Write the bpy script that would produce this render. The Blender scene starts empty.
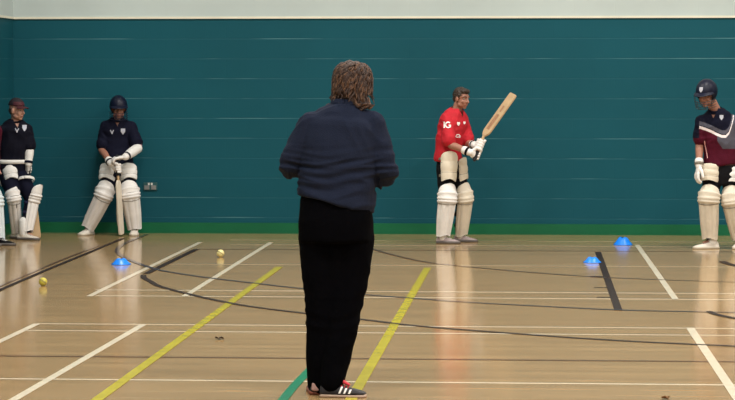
import bpy, math, random
from mathutils import Vector, Matrix, noise, Euler
from mathutils.bvhtree import BVHTree
random.seed(7)
S = bpy.context.scene
COL = S.collection
V = Vector
PI = math.pi

# ------------------------------------------------------------------ camera
F_PX = 2400.0
CAM_H = 1.66
cam_d = bpy.data.cameras.new('camera')
cam = bpy.data.objects.new('camera', cam_d)
COL.objects.link(cam)
S.camera = cam
cam_d.sensor_width = 36.0
cam_d.lens = F_PX / 735 * 36.0
cam_d.clip_end = 200
CAM_E = Euler((math.radians(90 - 2.862), 0, math.radians(3.92)))
cam.location = (0, 0, CAM_H)
cam.rotation_euler = CAM_E
CR = CAM_E.to_matrix()

def ray(px, py):
    return CR @ V(((px - 367.5) / F_PX, -(py - 200) / F_PX, -1))

def G(px, py, z=0.0):                       # floor point that shows at a pixel
    d = ray(px, py)
    return V((0, 0, CAM_H)) + d * ((z - CAM_H) / d.z)

def at(px, py, y):                          # point at depth y that shows at a pixel
    d = ray(px, py)
    return V((0, 0, CAM_H)) + d * (y / d.y)

WALL_Y = 25.8
LEFT_X = at(14, 150, WALL_Y).x
RIGHT_X = 12.5
BACK_Y = -5.0
CEIL_Z = 7.2

# ------------------------------------------------------------------ materials
MATS = {}
def new_mat(name):
    m = bpy.data.materials.new(name)
    m.use_nodes = True
    nt = m.node_tree
    return m, nt, nt.nodes['Principled BSDF']

def srgb(r, g, b):
    f = lambda c: (c / 255 / 12.92) if c / 255 <= 0.04045 else ((c / 255 + 0.055) / 1.055) ** 2.4
    return (f(r), f(g), f(b), 1)

def plain(name, rgb, rough=0.7, var=0.12, scale=18.0, bump=0.15, bscale=60.0, metal=0.0, spec=0.5, sheen=0.0, stretch=(1, 1, 1)):
    if name in MATS:
        return MATS[name]
    m, nt, b = new_mat(name)
    tc = nt.nodes.new('ShaderNodeTexCoord')
    mp = nt.nodes.new('ShaderNodeMapping'); mp.inputs['Scale'].default_value = stretch
    nt.links.new(tc.outputs['Object'], mp.inputs['Vector'])
    n = nt.nodes.new('ShaderNodeTexNoise'); n.inputs['Scale'].default_value = scale; n.inputs['Detail'].default_value = 4
    nt.links.new(mp.outputs[0], n.inputs['Vector'])
    cr = nt.nodes.new('ShaderNodeValToRGB')
    c = srgb(*rgb)
    cr.color_ramp.elements[0].position = 0.3; cr.color_ramp.elements[1].position = 0.7
    cr.color_ramp.elements[0].color = tuple(x * (1 - var) for x in c[:3]) + (1,)
    cr.color_ramp.elements[1].color = tuple(min(1, x * (1 + var)) for x in c[:3]) + (1,)
    nt.links.new(n.outputs['Fac'], cr.inputs[0]); nt.links.new(cr.outputs[0], b.inputs['Base Color'])
    b.inputs['Roughness'].default_value = rough
    b.inputs['Metallic'].default_value = metal
    b.inputs['Specular IOR Level'].default_value = spec
    if sheen: b.inputs['Sheen Weight'].default_value = sheen
    if bump:
        n2 = nt.nodes.new('ShaderNodeTexNoise'); n2.inputs['Scale'].default_value = bscale; n2.inputs['Detail'].default_value = 3
        nt.links.new(mp.outputs[0], n2.inputs['Vector'])
        bp = nt.nodes.new('ShaderNodeBump'); bp.inputs['Strength'].default_value = bump; bp.inputs['Distance'].default_value = 0.01
        nt.links.new(n2.outputs['Fac'], bp.inputs['Height']); nt.links.new(bp.outputs[0], b.inputs['Normal'])
    MATS[name] = m
    return m

def M(nt, op, a, b=None, c=None, clamp=False):
    n = nt.nodes.new('ShaderNodeMath'); n.operation = op; n.use_clamp = clamp
    for i, v in enumerate((a, b, c)):
        if v is None: continue
        if isinstance(v, (int, float)): n.inputs[i].default_value = v
        else: nt.links.new(v, n.inputs[i])
    return n.outputs[0]

def wall_material(name, base_rgb, line_rgb, along, z0, strength=1.0, seed=0.0):
    """painted blockwork: courses 0.215 m high with a thin, patchy pale joint; blocks 0.44 m long in running bond"""
    m, nt, b = new_mat(name)
    g = nt.nodes.new('ShaderNodeNewGeometry')
    sp = nt.nodes.new('ShaderNodeSeparateXYZ'); nt.links.new(g.outputs['Position'], sp.inputs[0])
    u = sp.outputs[along]; z = sp.outputs[2]
    row = M(nt, 'DIVIDE', M(nt, 'SUBTRACT', z, z0), 0.2145)
    fr = M(nt, 'FRACT', row)
    d = M(nt, 'MINIMUM', fr, M(nt, 'SUBTRACT', 1.0, fr))            # distance to a joint in courses
    joint = M(nt, 'SUBTRACT', 1.0, M(nt, 'MULTIPLY', d, 34.0), clamp=True)
    rid = M(nt, 'FLOOR', M(nt, 'ADD', row, 0.5))
    cx = nt.nodes.new('ShaderNodeCombineXYZ')
    nt.links.new(M(nt, 'MULTIPLY', u, 0.75), cx.inputs[0]); nt.links.new(M(nt, 'MULTIPLY', rid, 7.31), cx.inputs[1]); cx.inputs[2].default_value = seed
    n = nt.nodes.new('ShaderNodeTexNoise'); n.inputs['Scale'].default_value = 1.0; n.inputs['Detail'].default_value = 3; n.inputs['Roughness'].default_value = 0.65
    nt.links.new(cx.outputs[0], n.inputs['Vector'])
    patch = M(nt, 'MULTIPLY', M(nt, 'SUBTRACT', n.outputs['Fac'], 0.5), 7.0, clamp=True)
    fac = M(nt, 'MULTIPLY', M(nt, 'MULTIPLY', joint, M(nt, 'MULTIPLY_ADD', patch, 0.85, 0.1)), strength, clamp=True)
    # perpends
    fl = M(nt, 'FLOOR', row)
    off = M(nt, 'MULTIPLY', M(nt, 'MODULO', M(nt, 'ABSOLUTE', fl), 2.0), 0.5)
    uf = M(nt, 'FRACT', M(nt, 'ADD', M(nt, 'DIVIDE', u, 0.44), off))
    ud = M(nt, 'MINIMUM', uf, M(nt, 'SUBTRACT', 1.0, uf))
    perp = M(nt, 'SUBTRACT', 1.0, M(nt, 'MULTIPLY', ud, 70.0), clamp=True)
    n2 = nt.nodes.new('ShaderNodeTexNoise'); n2.inputs['Scale'].default_value = 0.55; n2.inputs['Detail'].default_value = 5
    nt.links.new(g.outputs['Position'], n2.inputs['Vector'])
    cr = nt.nodes.new('ShaderNodeValToRGB'); c = srgb(*base_rgb)
    cr.color_ramp.elements[0].position = .3; cr.color_ramp.elements[1].position = .7
    cr.color_ramp.elements[0].color = tuple(x * .9 for x in c[:3]) + (1,); cr.color_ramp.elements[1].color = tuple(x * 1.1 for x in c[:3]) + (1,)
    nt.links.new(n2.outputs['Fac'], cr.inputs[0])
    mx = nt.nodes.new('ShaderNodeMix'); mx.data_type = 'RGBA'
    nt.links.new(fac, mx.inputs[0]); nt.links.new(cr.outputs[0], mx.inputs[6]); mx.inputs[7].default_value = srgb(*line_rgb)
    nt.links.new(mx.outputs[2], b.inputs['Base Color'])
    b.inputs['Roughness'].default_value = 0.6
    b.inputs['Specular IOR Level'].default_value = 0.12
    bp = nt.nodes.new('ShaderNodeBump'); bp.inputs['Strength'].default_value = 0.35; bp.inputs['Distance'].default_value = 0.004
    n3 = nt.nodes.new('ShaderNodeTexNoise'); n3.inputs['Scale'].default_value = 45
    nt.links.new(g.outputs['Position'], n3.inputs['Vector'])
    h = M(nt, 'SUBTRACT', M(nt, 'MULTIPLY', n3.outputs['Fac'], 0.3), M(nt, 'MAXIMUM', joint, M(nt, 'MULTIPLY', perp, 0.35)))
    nt.links.new(h, bp.inputs['Height']); nt.links.new(bp.outputs[0], b.inputs['Normal'])
    return m

def floor_material():
    m, nt, b = new_mat('sports hall floor')
    g = nt.nodes.new('ShaderNodeNewGeometry')
    mp = nt.nodes.new('ShaderNodeMapping'); mp.inputs['Scale'].default_value = (0.45, 5.5, 1)
    nt.links.new(g.outputs['Position'], mp.inputs[0])
    n = nt.nodes.new('ShaderNodeTexNoise'); n.inputs['Scale'].default_value = 1.6; n.inputs['Detail'].default_value = 7; n.inputs['Roughness'].default_value = 0.62
    nt.links.new(mp.outputs[0], n.inputs['Vector'])
    cr = nt.nodes.new('ShaderNodeValToRGB')
    cr.color_ramp.elements[0].position = .28; cr.color_ramp.elements[0].color = srgb(154, 125, 86)
    cr.color_ramp.elements[1].position = .72; cr.color_ramp.elements[1].color = srgb(182, 150, 106)
    nt.links.new(n.outputs['Fac'], cr.inputs[0])
    # board joints: long narrow boards laid along the wall
    br = nt.nodes.new('ShaderNodeTexBrick')
    br.inputs['Color1'].default_value = (1, 1, 1, 1); br.inputs['Color2'].default_value = (.88, .87, .86, 1); br.inputs['Mortar'].default_value = (.8, .78, .75, 1)
    br.inputs['Scale'].default_value = 1; br.inputs['Brick Width'].default_value = 1.9; br.inputs['Row Height'].default_value = 0.129
    br.inputs['Mortar Size'].default_value = 0.0022; br.inputs['Mortar Smooth'].default_value = .2
    nt.links.new(g.outputs['Position'], br.inputs['Vector'])
    mx = nt.nodes.new('ShaderNodeMix'); mx.data_type = 'RGBA'; mx.blend_type = 'MULTIPLY'; mx.inputs[0].default_value = 0.8
    nt.links.new(cr.outputs[0], mx.inputs[6]); nt.links.new(br.outputs['Color'], mx.inputs[7])
    nt.links.new(mx.outputs[2], b.inputs['Base Color'])
    n2 = nt.nodes.new('ShaderNodeTexNoise'); n2.inputs['Scale'].default_value = 2.2; n2.inputs['Detail'].default_value = 4
    nt.links.new(g.outputs['Position'], n2.inputs['Vector'])
    nt.links.new(M(nt, 'MULTIPLY_ADD', n2.outputs['Fac'], 0.07, FLOOR_ROUGH), b.inputs['Roughness'])
    b.inputs['Specular IOR Level'].default_value = FLOOR_SPEC
    bp = nt.nodes.new('ShaderNodeBump'); bp.inputs['Strength'].default_value = 0.06; bp.inputs['Distance'].default_value = 0.002
    nt.links.new(n.outputs['Fac'], bp.inputs['Height']); nt.links.new(bp.outputs[0], b.inputs['Normal'])
    return m
FLOOR_ROUGH, FLOOR_SPEC = 0.10, 0.34

# ------------------------------------------------------------------ mesh helpers
class MB:
    def __init__(self): self.v = []; self.f = []
    def add(self, vs, fs):
        o = len(self.v); self.v += [V(p) for p in vs]; self.f += [tuple(i + o for i in f) for f in fs]
        return self
    def ball(self, c, r, ax=None, seg=16, rings=10):
        """ellipsoid: r = (x, y, z) radii along the axes in ax"""
        if isinstance(r, (int, float)): r = (r, r, r)
        ax = ax or (V((1, 0, 0)), V((0, 1, 0)), V((0, 0, 1)))
        vs = [c + ax[2] * r[2]]
        for j in range(1, rings):
            t = PI * j / rings
            for i in range(seg):
                p = 2 * PI * i / seg
                vs.append(c + ax[0] * (r[0] * math.sin(t) * math.cos(p)) + ax[1] * (r[1] * math.sin(t) * math.sin(p)) + ax[2] * (r[2] * math.cos(t)))
        vs.append(c - ax[2] * r[2])
        fs = [(0, 1 + i, 1 + (i + 1) % seg) for i in range(seg)]
        for j in range(rings - 2):
            for i in range(seg):
                a = 1 + j * seg + i; b = 1 + j * seg + (i + 1) % seg
                fs.append((a, a + seg, b + seg, b))
        l = len(vs) - 1; o = 1 + (rings - 2) * seg
        fs += [(o + i, l, o + (i + 1) % seg) for i in range(seg)]
        return self.add(vs, fs)
    def loft(self, pts, rad, side=V((1, 0, 0)), seg=16, cap=True, n=2.0, sub=1, ch=None):
        """tube through pts; rad entries r or (a, b): a along side, b across; rounded caps"""
        pts = [V(p) for p in pts]; rad = [(r, r) if isinstance(r, (int, float)) else r for r in rad]
        if sub > 1:                                             # smooth resampling
            P2, R2 = [], []
            N = len(pts)
            for i in range(N - 1):
                p0, p1, p2, p3 = pts[max(i - 1, 0)], pts[i], pts[i + 1], pts[min(i + 2, N - 1)]
                for k in range(sub):
                    t = k / sub
                    q = 0.5 * ((2 * p1) + (p2 - p0) * t + (2 * p0 - 5 * p1 + 4 * p2 - p3) * t * t + (3 * p1 - p0 - 3 * p2 + p3) * t ** 3)
                    P2.append(q); s = t * t * (3 - 2 * t)
                    R2.append(tuple(rad[i][j] * (1 - s) + rad[i + 1][j] * s for j in (0, 1)))
            P2.append(pts[-1]); R2.append(rad[-1]); pts, rad = P2, R2
        if cap:
            d0 = (pts[0] - pts[1]).normalized(); d1 = (pts[-1] - pts[-2]).normalized()
            r0 = ch or min(rad[0]); r1 = ch or min(rad[-1])
            pre = [(pts[0] + d0 * r0 * math.sin(a), tuple(x * math.cos(a) for x in rad[0])) for a in (1.4, 1.0, .5)]
            post = [(pts[-1] + d1 * r1 * math.sin(a), tuple(x * math.cos(a) for x in rad[-1])) for a in (.5, 1.0, 1.4)]
            pts = [p for p, _ in pre] + pts + [p for p, _ in post]
            rad = [r for _, r in pre] + rad + [r for _, r in post]
        vs = []; N = len(pts)
        for i, p in enumerate(pts):
            t = (pts[min(i + 1, N - 1)] - pts[max(i - 1, 0)]).normalized()
            sx = side - t * side.dot(t)
            if sx.length < 1e-4: sx = t.orthogonal()
            sx.normalize(); sy = t.cross(sx)
            a, b = rad[i]
            for k in range(seg):
                q = 2 * PI * k / seg; c, s = math.cos(q), math.sin(q)
                if n != 2.0:
                    c = math.copysign(abs(c) ** (2 / n), c); s = math.copysign(abs(s) ** (2 / n), s)
                vs.append(p + sx * a * c + sy * b * s)
        fs = []
        for i in range(N - 1):
            for k in range(seg):
                a = i * seg + k; b = i * seg + (k + 1) % seg
                fs.append((a, b, b + seg, a + seg))
        fs.append(tuple(reversed(range(seg)))); fs.append(tuple(range((N - 1) * seg, N * seg)))
        return self.add(vs, fs)
    def box(self, c, h, ax=None):
        ax = ax or (V((1, 0, 0)), V((0, 1, 0)), V((0, 0, 1))); c = V(c)
        vs = [c + ax[0] * h[0] * x + ax[1] * h[1] * y + ax[2] * h[2] * z for z in (-1, 1) for y in (-1, 1) for x in (-1, 1)]
        return self.add(vs, [(0, 2, 3, 1), (4, 5, 7, 6), (0, 1, 5, 4), (2, 6, 7, 3), (0, 4, 6, 2), (1, 3, 7, 5)])
    def mesh(self, name='m'):
        me = bpy.data.meshes.new(name); me.from_pydata([tuple(p) for p in self.v], [], self.f); me.update()
        return me

def remesh(mb, voxel=0.006, smooth=4, fac=0.5, decimate=None):
    """fuses everything in mb to one continuous skin"""
    me = mb.mesh(); o = bpy.data.objects.new('tmp', me); COL.objects.link(o)
    r = o.modifiers.new('r', 'REMESH'); r.mode = 'VOXEL'; r.voxel_size = voxel
    if smooth:
        s = o.modifiers.new('s', 'SMOOTH'); s.factor = fac; s.iterations = smooth
    if decimate:
        d = o.modifiers.new('d', 'DECIMATE'); d.ratio = decimate
    dg = bpy.context.evaluated_depsgraph_get(); dg.update()
    out = bpy.data.meshes.new_from_object(o.evaluated_get(dg))
    bpy.data.objects.remove(o); bpy.data.meshes.remove(me)
    out.materials.clear()
    return out

def wrinkle(me, amp, fn):
    """moves vertices along their normals by amp * fn(co)"""
    no = [v.normal.copy() for v in me.vertices]
    for v, nn in zip(me.vertices, no):
        v.co += nn * amp * fn(v.co)
    me.update()

def folds(sx=6, sz=22, seed=0.0, zscale=None):
    def fn(c):
        p = V((c.x * sx + seed, c.y * sx, c.z * sz)) if zscale is None else V((c.x * sx + seed, c.y * sx, c.z * sz))
        w = noise.noise(V((c.x * 3, c.y * 3, c.z * 2 + seed)))
        k = noise.noise(p + V((0, 0, w * 2.5)))
        return (1 - abs(k) * 3.2) * 0.6 + noise.noise(c * 9 + V((seed, 0, 0))) * 0.6
    return fn

def put(name, me, mats, parent=None, base=None, smooth=True):
    """links a mesh given in world coordinates as a part whose origin is the thing's base"""
    o = bpy.data.objects.new(name, me); COL.objects.link(o)
    if not isinstance(mats, (list, tuple)): mats = [mats]
    for m in mats: me.materials.append(m)
    if smooth:
        me.polygons.foreach_set('use_smooth', [True] * len(me.polygons))
    if base is not None: me.transform(Matrix.Translation(-base))
    if parent is not None: o.parent = parent
    elif base is not None: o.location = base
    return o

def empty(name, loc, label, cat, group=None):
    o = bpy.data.objects.new(name, None); COL.objects.link(o); o.location = loc
    o.empty_display_size = 0.2
    o['label'] = label; o['category'] = cat
    if group: o['group'] = group
    return o

def paint(me, fn):
    """material slot per face from its centre"""
    for p in me.polygons: p.material_index = fn(p.center)

def grid_faces(nu, nv, o=0):
    return [(o + i * nv + j, o + i * nv + j + 1, o + (i + 1) * nv + j + 1, o + (i + 1) * nv + j) for i in range(nu - 1) for j in range(nv - 1)]

# ------------------------------------------------------------------ setting
def quad(name, pts, mat, parent=None):
    me = bpy.data.meshes.new(name); me.from_pydata([tuple(p) for p in pts], [], [tuple(range(len(pts)))]); me.update()
    return put(name, me, mat, parent, smooth=False)

JOINT0 = at(560, 218.6, WALL_Y).z
TEAL_TOP = at(300, 18.6, WALL_Y).z
GREEN_TOP = at(220, 222.6, WALL_Y).z
cream_rgb = (178, 190, 190)
def make_wall(name, a, b, along, seed):
    t = wall_material(name + ' teal blockwork', (19, 77, 90), (104, 150, 156), along, JOINT0, 0.7, seed)
    c = wall_material(name + ' cream blockwork', cream_rgb, (180, 175, 158), along, JOINT0, 0.3, seed + 3)
    a, b = V(a), V(b)
    n = V((0, 0, 1)).cross(b - a).normalized() * 0.2       # outwards
    vs = []
    for z in (0, TEAL_TOP, CEIL_Z):
        vs += [a + V((0, 0, z)), b + V((0, 0, z)), b + n + V((0, 0, z)), a + n + V((0, 0, z))]
    fs = []
    for k in (0, 1):
        o = 4 * k
        fs += [(o, o + 1, o + 5, o + 4), (o + 1, o + 2, o + 6, o + 5), (o + 2, o + 3, o + 7, o + 6), (o + 3, o, o + 4, o + 7)]
    fs += [(3, 2, 1, 0), (8, 9, 10, 11)]
    me = bpy.data.meshes.new(name); me.from_pydata([tuple(p) for p in vs], [], fs); me.update()
    for i, p in enumerate(me.polygons): p.material_index = 1 if 4 <= i < 8 or i == 9 else 0
    o = put(name, me, [t, c], smooth=False); o['kind'] = 'structure'
    return o
make_wall('wall_back', (LEFT_X, WALL_Y, 0), (RIGHT_X, WALL_Y, 0), 0, 0.0)
make_wall('wall_left', (LEFT_X, BACK_Y, 0), (LEFT_X, WALL_Y, 0), 1, 5.0)
make_wall('wall_right', (RIGHT_X, WALL_Y, 0), (RIGHT_X, BACK_Y, 0), 1, 9.0)
make_wall('wall_front', (RIGHT_X, BACK_Y, 0), (LEFT_X, BACK_Y, 0), 0, 12.0)

floor = quad('floor', [(LEFT_X - .2, BACK_Y - .2, 0), (RIGHT_X + .2, BACK_Y - .2, 0), (RIGHT_X + .2, WALL_Y + .2, 0), (LEFT_X - .2, WALL_Y + .2, 0)], floor_material())
floor['kind'] = 'structure'
ceil = MB().box(((LEFT_X + RIGHT_X) / 2, (BACK_Y + WALL_Y) / 2, CEIL_Z + .1), ((RIGHT_X - LEFT_X) / 2 + .2, (WALL_Y - BACK_Y) / 2 + .2, .1)).mesh('ceiling')
ceil = put('ceiling', ceil, plain('white ceiling panels', (205, 205, 198), .85, .04, 2, .1, 20), smooth=False); ceil['kind'] = 'structure'

green = plain('dark green skirting paint', (4, 92, 58), .5, .08, 3, .1, 40, spec=.3)
lip = plain('cream lip', (214, 212, 196), .6, .05, 5, .05, 40)
for nm, c, h in (('baseboard_back', ((LEFT_X + RIGHT_X) / 2, WALL_Y - .012, GREEN_TOP / 2), ((RIGHT_X - LEFT_X) / 2, .012, GREEN_TOP / 2)),
                 ('baseboard_left', (LEFT_X + .012, (BACK_Y + WALL_Y) / 2, GREEN_TOP / 2), (.012, (WALL_Y - BACK_Y) / 2, GREEN_TOP / 2)),
                 ('baseboard_right', (RIGHT_X - .012, (BACK_Y + WALL_Y) / 2, GREEN_TOP / 2), (.012, (WALL_Y - BACK_Y) / 2, GREEN_TOP / 2))):
    o = put(nm, MB().box(c, h).mesh(nm), green, smooth=False); o['kind'] = 'structure'
for i, (c, h) in enumerate(((((LEFT_X + RIGHT_X) / 2, WALL_Y - .009, TEAL_TOP + .012), ((RIGHT_X - LEFT_X) / 2, .009, .012)),
             ((LEFT_X + .009, (BACK_Y + WALL_Y) / 2, TEAL_TOP + .012), (.009, (WALL_Y - BACK_Y) / 2, .012)))):
    nm = 'trim_%d' % (i + 1)
    o = put(nm, MB().box(c, h).mesh(nm), lip, smooth=False); o['kind'] = 'structure'

# ------------------------------------------------------------------ court markings (thin paint on the floor)
def line_mat(name, rgb, var=.08):
    m = plain(name, rgb, FLOOR_ROUGH + .06, var, 9, 0, spec=FLOOR_SPEC)
    return m
WHITE = line_mat('white court paint', (226, 214, 190)); THIN = line_mat('pale court paint', (220, 204, 172), .12)
YELLOW = line_mat('yellow court paint', (190, 176, 44), .15); BLACK = plain('black court paint', (40, 28, 26), .45, .1, 9, 0, spec=.12)
BROWN = line_mat('brown court paint', (104, 72, 50)); GREENP = line_mat('green court paint', (24, 128, 88))
PURPLE = line_mat('grey violet court paint', (78, 64, 70))
lz = [0.0006]
def marking(name, pts, width, mat):
    """paint strip along world floor points"""
    lz[0] += 0.00012
    z = lz[0]
    pts = [V((p[0], p[1], z)) for p in pts]
    if len(pts) > 2:                                        # catmull-rom
        q = []
        N = len(pts)
        for i in range(N - 1):
            p0, p1, p2, p3 = pts[max(i - 1, 0)], pts[i], pts[i + 1], pts[min(i + 2, N - 1)]
            for k in range(6):
                t = k / 6
                q.append(0.5 * ((2 * p1) + (p2 - p0) * t + (2 * p0 - 5 * p1 + 4 * p2 - p3) * t * t + (3 * p1 - p0 - 3 * p2 + p3) * t ** 3))
        q.append(pts[-1]); pts = q
    vs = []
    for i, p in enumerate(pts):
        t = (pts[min(i + 1, len(pts) - 1)] - pts[max(i - 1, 0)]).normalized()
        nn = V((-t.y, t.x, 0)) * width / 2
        vs += [p + nn, p - nn]
    fs = [(2 * i, 2 * i + 1, 2 * i + 3, 2 * i + 2) for i in range(len(pts) - 1)]
    me = bpy.data.meshes.new(name); me.from_pydata([tuple(p) for p in vs], [], fs); me.update()
    put(name, me, mat, floor, smooth=False)

def hline(name, px0, px1, pr, width, mat):
    y = G(*pr).y
    x0 = LEFT_X + .05 if px0 is None else at(px0, 200, y).x
    x1 = RIGHT_X - .05 if px1 is None else at(px1, 200, y).x
    marking(name, [(x0, y), (x1, y)], width, mat)
hline('white_line', 95, None, (500, 292.3), .045, WHITE)
hline('white_line', 95, None, (500, 298.3), .045, WHITE)
hline('white_line', 36, None, (400, 326.3), .04, WHITE)
hline('white_line', 24, None, (400, 333.2), .04, WHITE)
hline('white_line', None, None, (400, 382.3), .04, WHITE)
hline('white_line', 150, None, (500, 266), .04, THIN)
hline('white_line', 230, None, (500, 241.3), .05, THIN)
hline('white_line', 230, None, (500, 246), .05, THIN)
hline('brown_line', 195, None, (500, 250.7), .05, BROWN)
hline('brown_line', None, None, (500, 360), .045, BROWN)
def depthline(name, pa, pb, width, mat, tie=None):
    a, b = G(*pa), G(*pb)
    marking(name, [a, b], width, mat)
depthline('white_line', (200.5, 242.3), (89, 296.5), .05, WHITE)
depthline('white_line', (271, 242.5), (184, 296.7), .05, WHITE)
depthline('white_line', (143.5, 324.6), (10, 402), .05, WHITE)
depthline('white_line', (37, 324), (-20, 351), .05, WHITE)
depthline('white_line', (637, 245), (675.5, 299.5), .05, WHITE)
depthline('white_line', (690, 328), (742, 405), .055, WHITE)
depthline('yellow_line', (279.5, 267), (86, 408), .062, YELLOW)
depthline('yellow_line', (427.5, 268), (345, 410), .062, YELLOW)
marking('green_line', [G(*p) for p in ((318, 362), (306, 374), (292, 389), (276, 409))], .055, GREENP)
depthline('black_line', (598, 252.2), (618.5, 310.5), .058, BLACK)
for a, b, w in (((590.5, 276.6), (604, 276.8), .09), ((594, 287.6), (607, 287.8), .035), ((597, 297.5), (610, 297.7), .035)):
    depthline('black_line', a, b, w, BLACK)
marking('black_curve', [G(*p) for p in ((196, 249.6), (170, 262.2), (146, 274))], .06, BLACK)
marking('black_curve', [G(*p) for p in ((143.5, 275.2), (144, 278), (150, 281.5), (162, 287.3), (200, 297), (225, 302.3), (250, 306.7), (300, 313), (365, 320), (415, 326), (516, 334), (617, 340.8), (735, 346.5), (820, 350))], .05, BLACK)
marking('black_curve', [G(*p) for p in ((-40, 309), (0, 290.3), (40, 273), (80, 256.5), (123, 238.5))], .045, BLACK)
marking('brown_curve', [G(*p) for p in ((-40, 303), (0, 286.3), (60, 261), (100, 245.5))], .03, BROWN)
marking('violet_curve', [G(*p) for p in ((147, 234.6), (128, 242), (118.5, 248), (118, 253), (125, 258), (142, 265), (162, 270.8), (200, 277), (250, 283), (300, 288.7), (360, 294.5), (412, 298.6), (475, 303), (540, 306.5), (622, 310.4), (712, 312.3), (800, 313.5))], .045, PURPLE)
marking('brown_curve', [G(*p) for p in ((340, 238), (375, 250), (400, 256.8), (425, 262.2), (450, 265.2), (475, 267.7), (525, 272.2), (592, 277), (660, 280), (735, 282.2), (820, 284))], .04, BROWN)
marking('black_curve', [G(*p) for p in ((708.6, 311.6), (716, 314.5), (735, 318.5), (790, 326))], .05, BLACK)
marking('black_curve', [G(*p) for p in ((722, 261.5), (728, 264), (742, 267.5))], .07, BLACK)

# ------------------------------------------------------------------ wall socket
socket_grey = plain('brushed metal socket plate', (150, 152, 152), .4, .08, 30, .05, metal=.6)
sw_white = plain('white plastic', (215, 215, 212), .4, .03)
sw_dark = plain('dark plastic', (40, 44, 48), .5, .05)
sc = at(150.5, 186.3, WALL_Y)
root = empty('wall_socket', (sc.x, WALL_Y, sc.z), 'small double electrical socket on the teal wall beside the leaning helmeted person', 'socket')
b0 = V((sc.x, WALL_Y, sc.z))
put('faceplate', MB().box(b0 + V((0, -.006, 0)), (.073, .006, .043)).mesh(), plain('teal painted plate', (38, 84, 88), .5, .05), root, b0, smooth=False)
for s in (-1, 1):
    put('socket_outlet', MB().box(b0 + V((s * .037, -.016, -.012)), (.026, .005, .022)).mesh(), socket_grey, root, b0, smooth=False)
    put('rocker_switch', MB().box(b0 + V((s * .016, -.017, .026)), (.009, .006, .012)).mesh(), sw_white, root, b0, smooth=False)

# ------------------------------------------------------------------ marker cones, balls, leaves
blue = plain('bright blue soft plastic', (10, 128, 245), .35, .05, 8, 0)
def disc_cone(px, py, rad, h, label, tilt=0.0, seed=0):
    c = G(px, py)
    o = empty('marker_cone', c, label, 'cone')
    prof = [(rad, .002), (rad * .97, .006), (rad * .74, h * .38), (rad * .55, h * .75), (rad * .40, h * .95), (rad * .2, h), (rad * .16, h * .98),
            (rad * .38, h * .9), (rad * .51, h * .68), (rad * .7, h * .32), (rad * .92, .001)]
    seg = 40; vs = []; fs = []
    for i, (r, z) in enumerate(prof):
        for k in range(seg):
            a = 2 * PI * k / seg
            w = 1 + .03 * math.sin(2 * a + seed) + .015 * math.sin(3 * a)
            vs.append(c + V((r * w * math.cos(a), r * w * math.sin(a), z * (1 + .07 * math.sin(a * 2 + seed)))))
    n = len(prof)
    for i in range(n):
        j = (i + 1) % n
        for k in range(seg):
            l = (k + 1) % seg
            fs.append((i * seg + k, i * seg + l, j * seg + l, j * seg + k))
    put('cone_body', MB().add(vs, fs).mesh(), blue, o, c)
disc_cone(121, 264.5, .088, .055, 'blue marker cone on the floor at far left, below the leaning helmeted person', seed=.5)
disc_cone(592.3, 262.6, .082, .05, 'blue marker cone lying against the end of the black floor line', seed=1.7)
disc_cone(623, 244.8, .096, .075, 'blue marker cone closest to the wall, near the person in the striped maroon shirt', seed=2.6)

def ball(px, py, r, rgb, label, nm):
    c = G(px, py + .6); ce = c + V((0, 0, r))
    o = empty('cricket_ball', c, label, 'ball', None)
    mb = MB().ball(ce, r, seg=28, rings=18)
    put('ball_cover', mb.mesh(), plain(nm, rgb, .5, .08, 40, .1), o, c)
    ax = V((.5, .3, .81)).normalized(); e1 = ax.orthogonal().normalized(); e2 = ax.cross(e1)
    for k in (-1, 0, 1):
        off = k * r * .09
        rr = math.sqrt(r * r - off * off)
        pts = [ce + ax * off + (e1 * math.cos(t) + e2 * math.sin(t)) * (rr + .0003) for t in [2 * PI * i / 40 for i in range(41)]]
        put('seam', MB().loft(pts, [.0011] * 41, ax, seg=6, cap=False).mesh(), plain('pale stitching ' + nm, (150, 140, 100), .7), o, c)
ball(220.5, 256.6, .036, (226, 214, 150), 'cream ball on the floor below the wall, nearer the coach', 'cream ball leather')
ball(43, 285.3, .034, (190, 178, 70), 'yellowish ball on the floor at far left, nearer the camera', 'yellow ball leather')

leafm = plain('dry dark leaf', (38, 26, 16), .8, .2); leafm2 = plain('dry brown leaf', (110, 72, 30), .8, .2)
def leaf(px, py, L, W, ang, mat, label):
    c = G(px, py); vs = []; fs = []
    nu, nv = 13, 7
    for layer in (0.0016, 0.0004):
        for i in range(nu):
            t = i / (nu - 1)
            w = W * (math.sin(PI * t) ** .7) * (1 + .35 * math.sin(t * 17))
            for j in range(nv):
                s = j / (nv - 1) * 2 - 1
                x = (t - .5) * L; y = s * w
                z = .003 + .010 * abs(math.sin(t * 5 + 1)) * (.4 + abs(s)) + layer
                vs.append(c + V((x * math.cos(ang) - y * math.sin(ang), x * math.sin(ang) + y * math.cos(ang), z)))
    fs = grid_faces(nu, nv) + [tuple(reversed(f)) for f in grid_faces(nu, nv, nu * nv)]
    root = empty('dead_leaf', c, label, 'leaf')
    put('leaf_blade', MB().add(vs, fs).mesh(), mat, root, c)
    st = [c + V((math.cos(ang) * L * k, math.sin(ang) * L * k, .004 + .004 * abs(k))) for k in (.3, .5, .68)]
    put('leaf_stalk', MB().loft(st, [.0016, .0014, .001], seg=6).mesh(), mat, root, c)
leaf(219.5, 339.4, .055, .019, .25, leafm, 'dark dead leaf lying on the floor left of the coach')
leaf(665.5, 399.2, .05, .02, .8, leafm2, 'brown dead leaf at the lower right edge of the floor')

# ------------------------------------------------------------------ people
def frame(f, up=V((0, 0, 1))):
    f = V(f).normalized(); r = f.cross(up).normalized(); u = r.cross(f).normalized()
    return f, r, u                                          # forward, the person's own right, up

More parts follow.
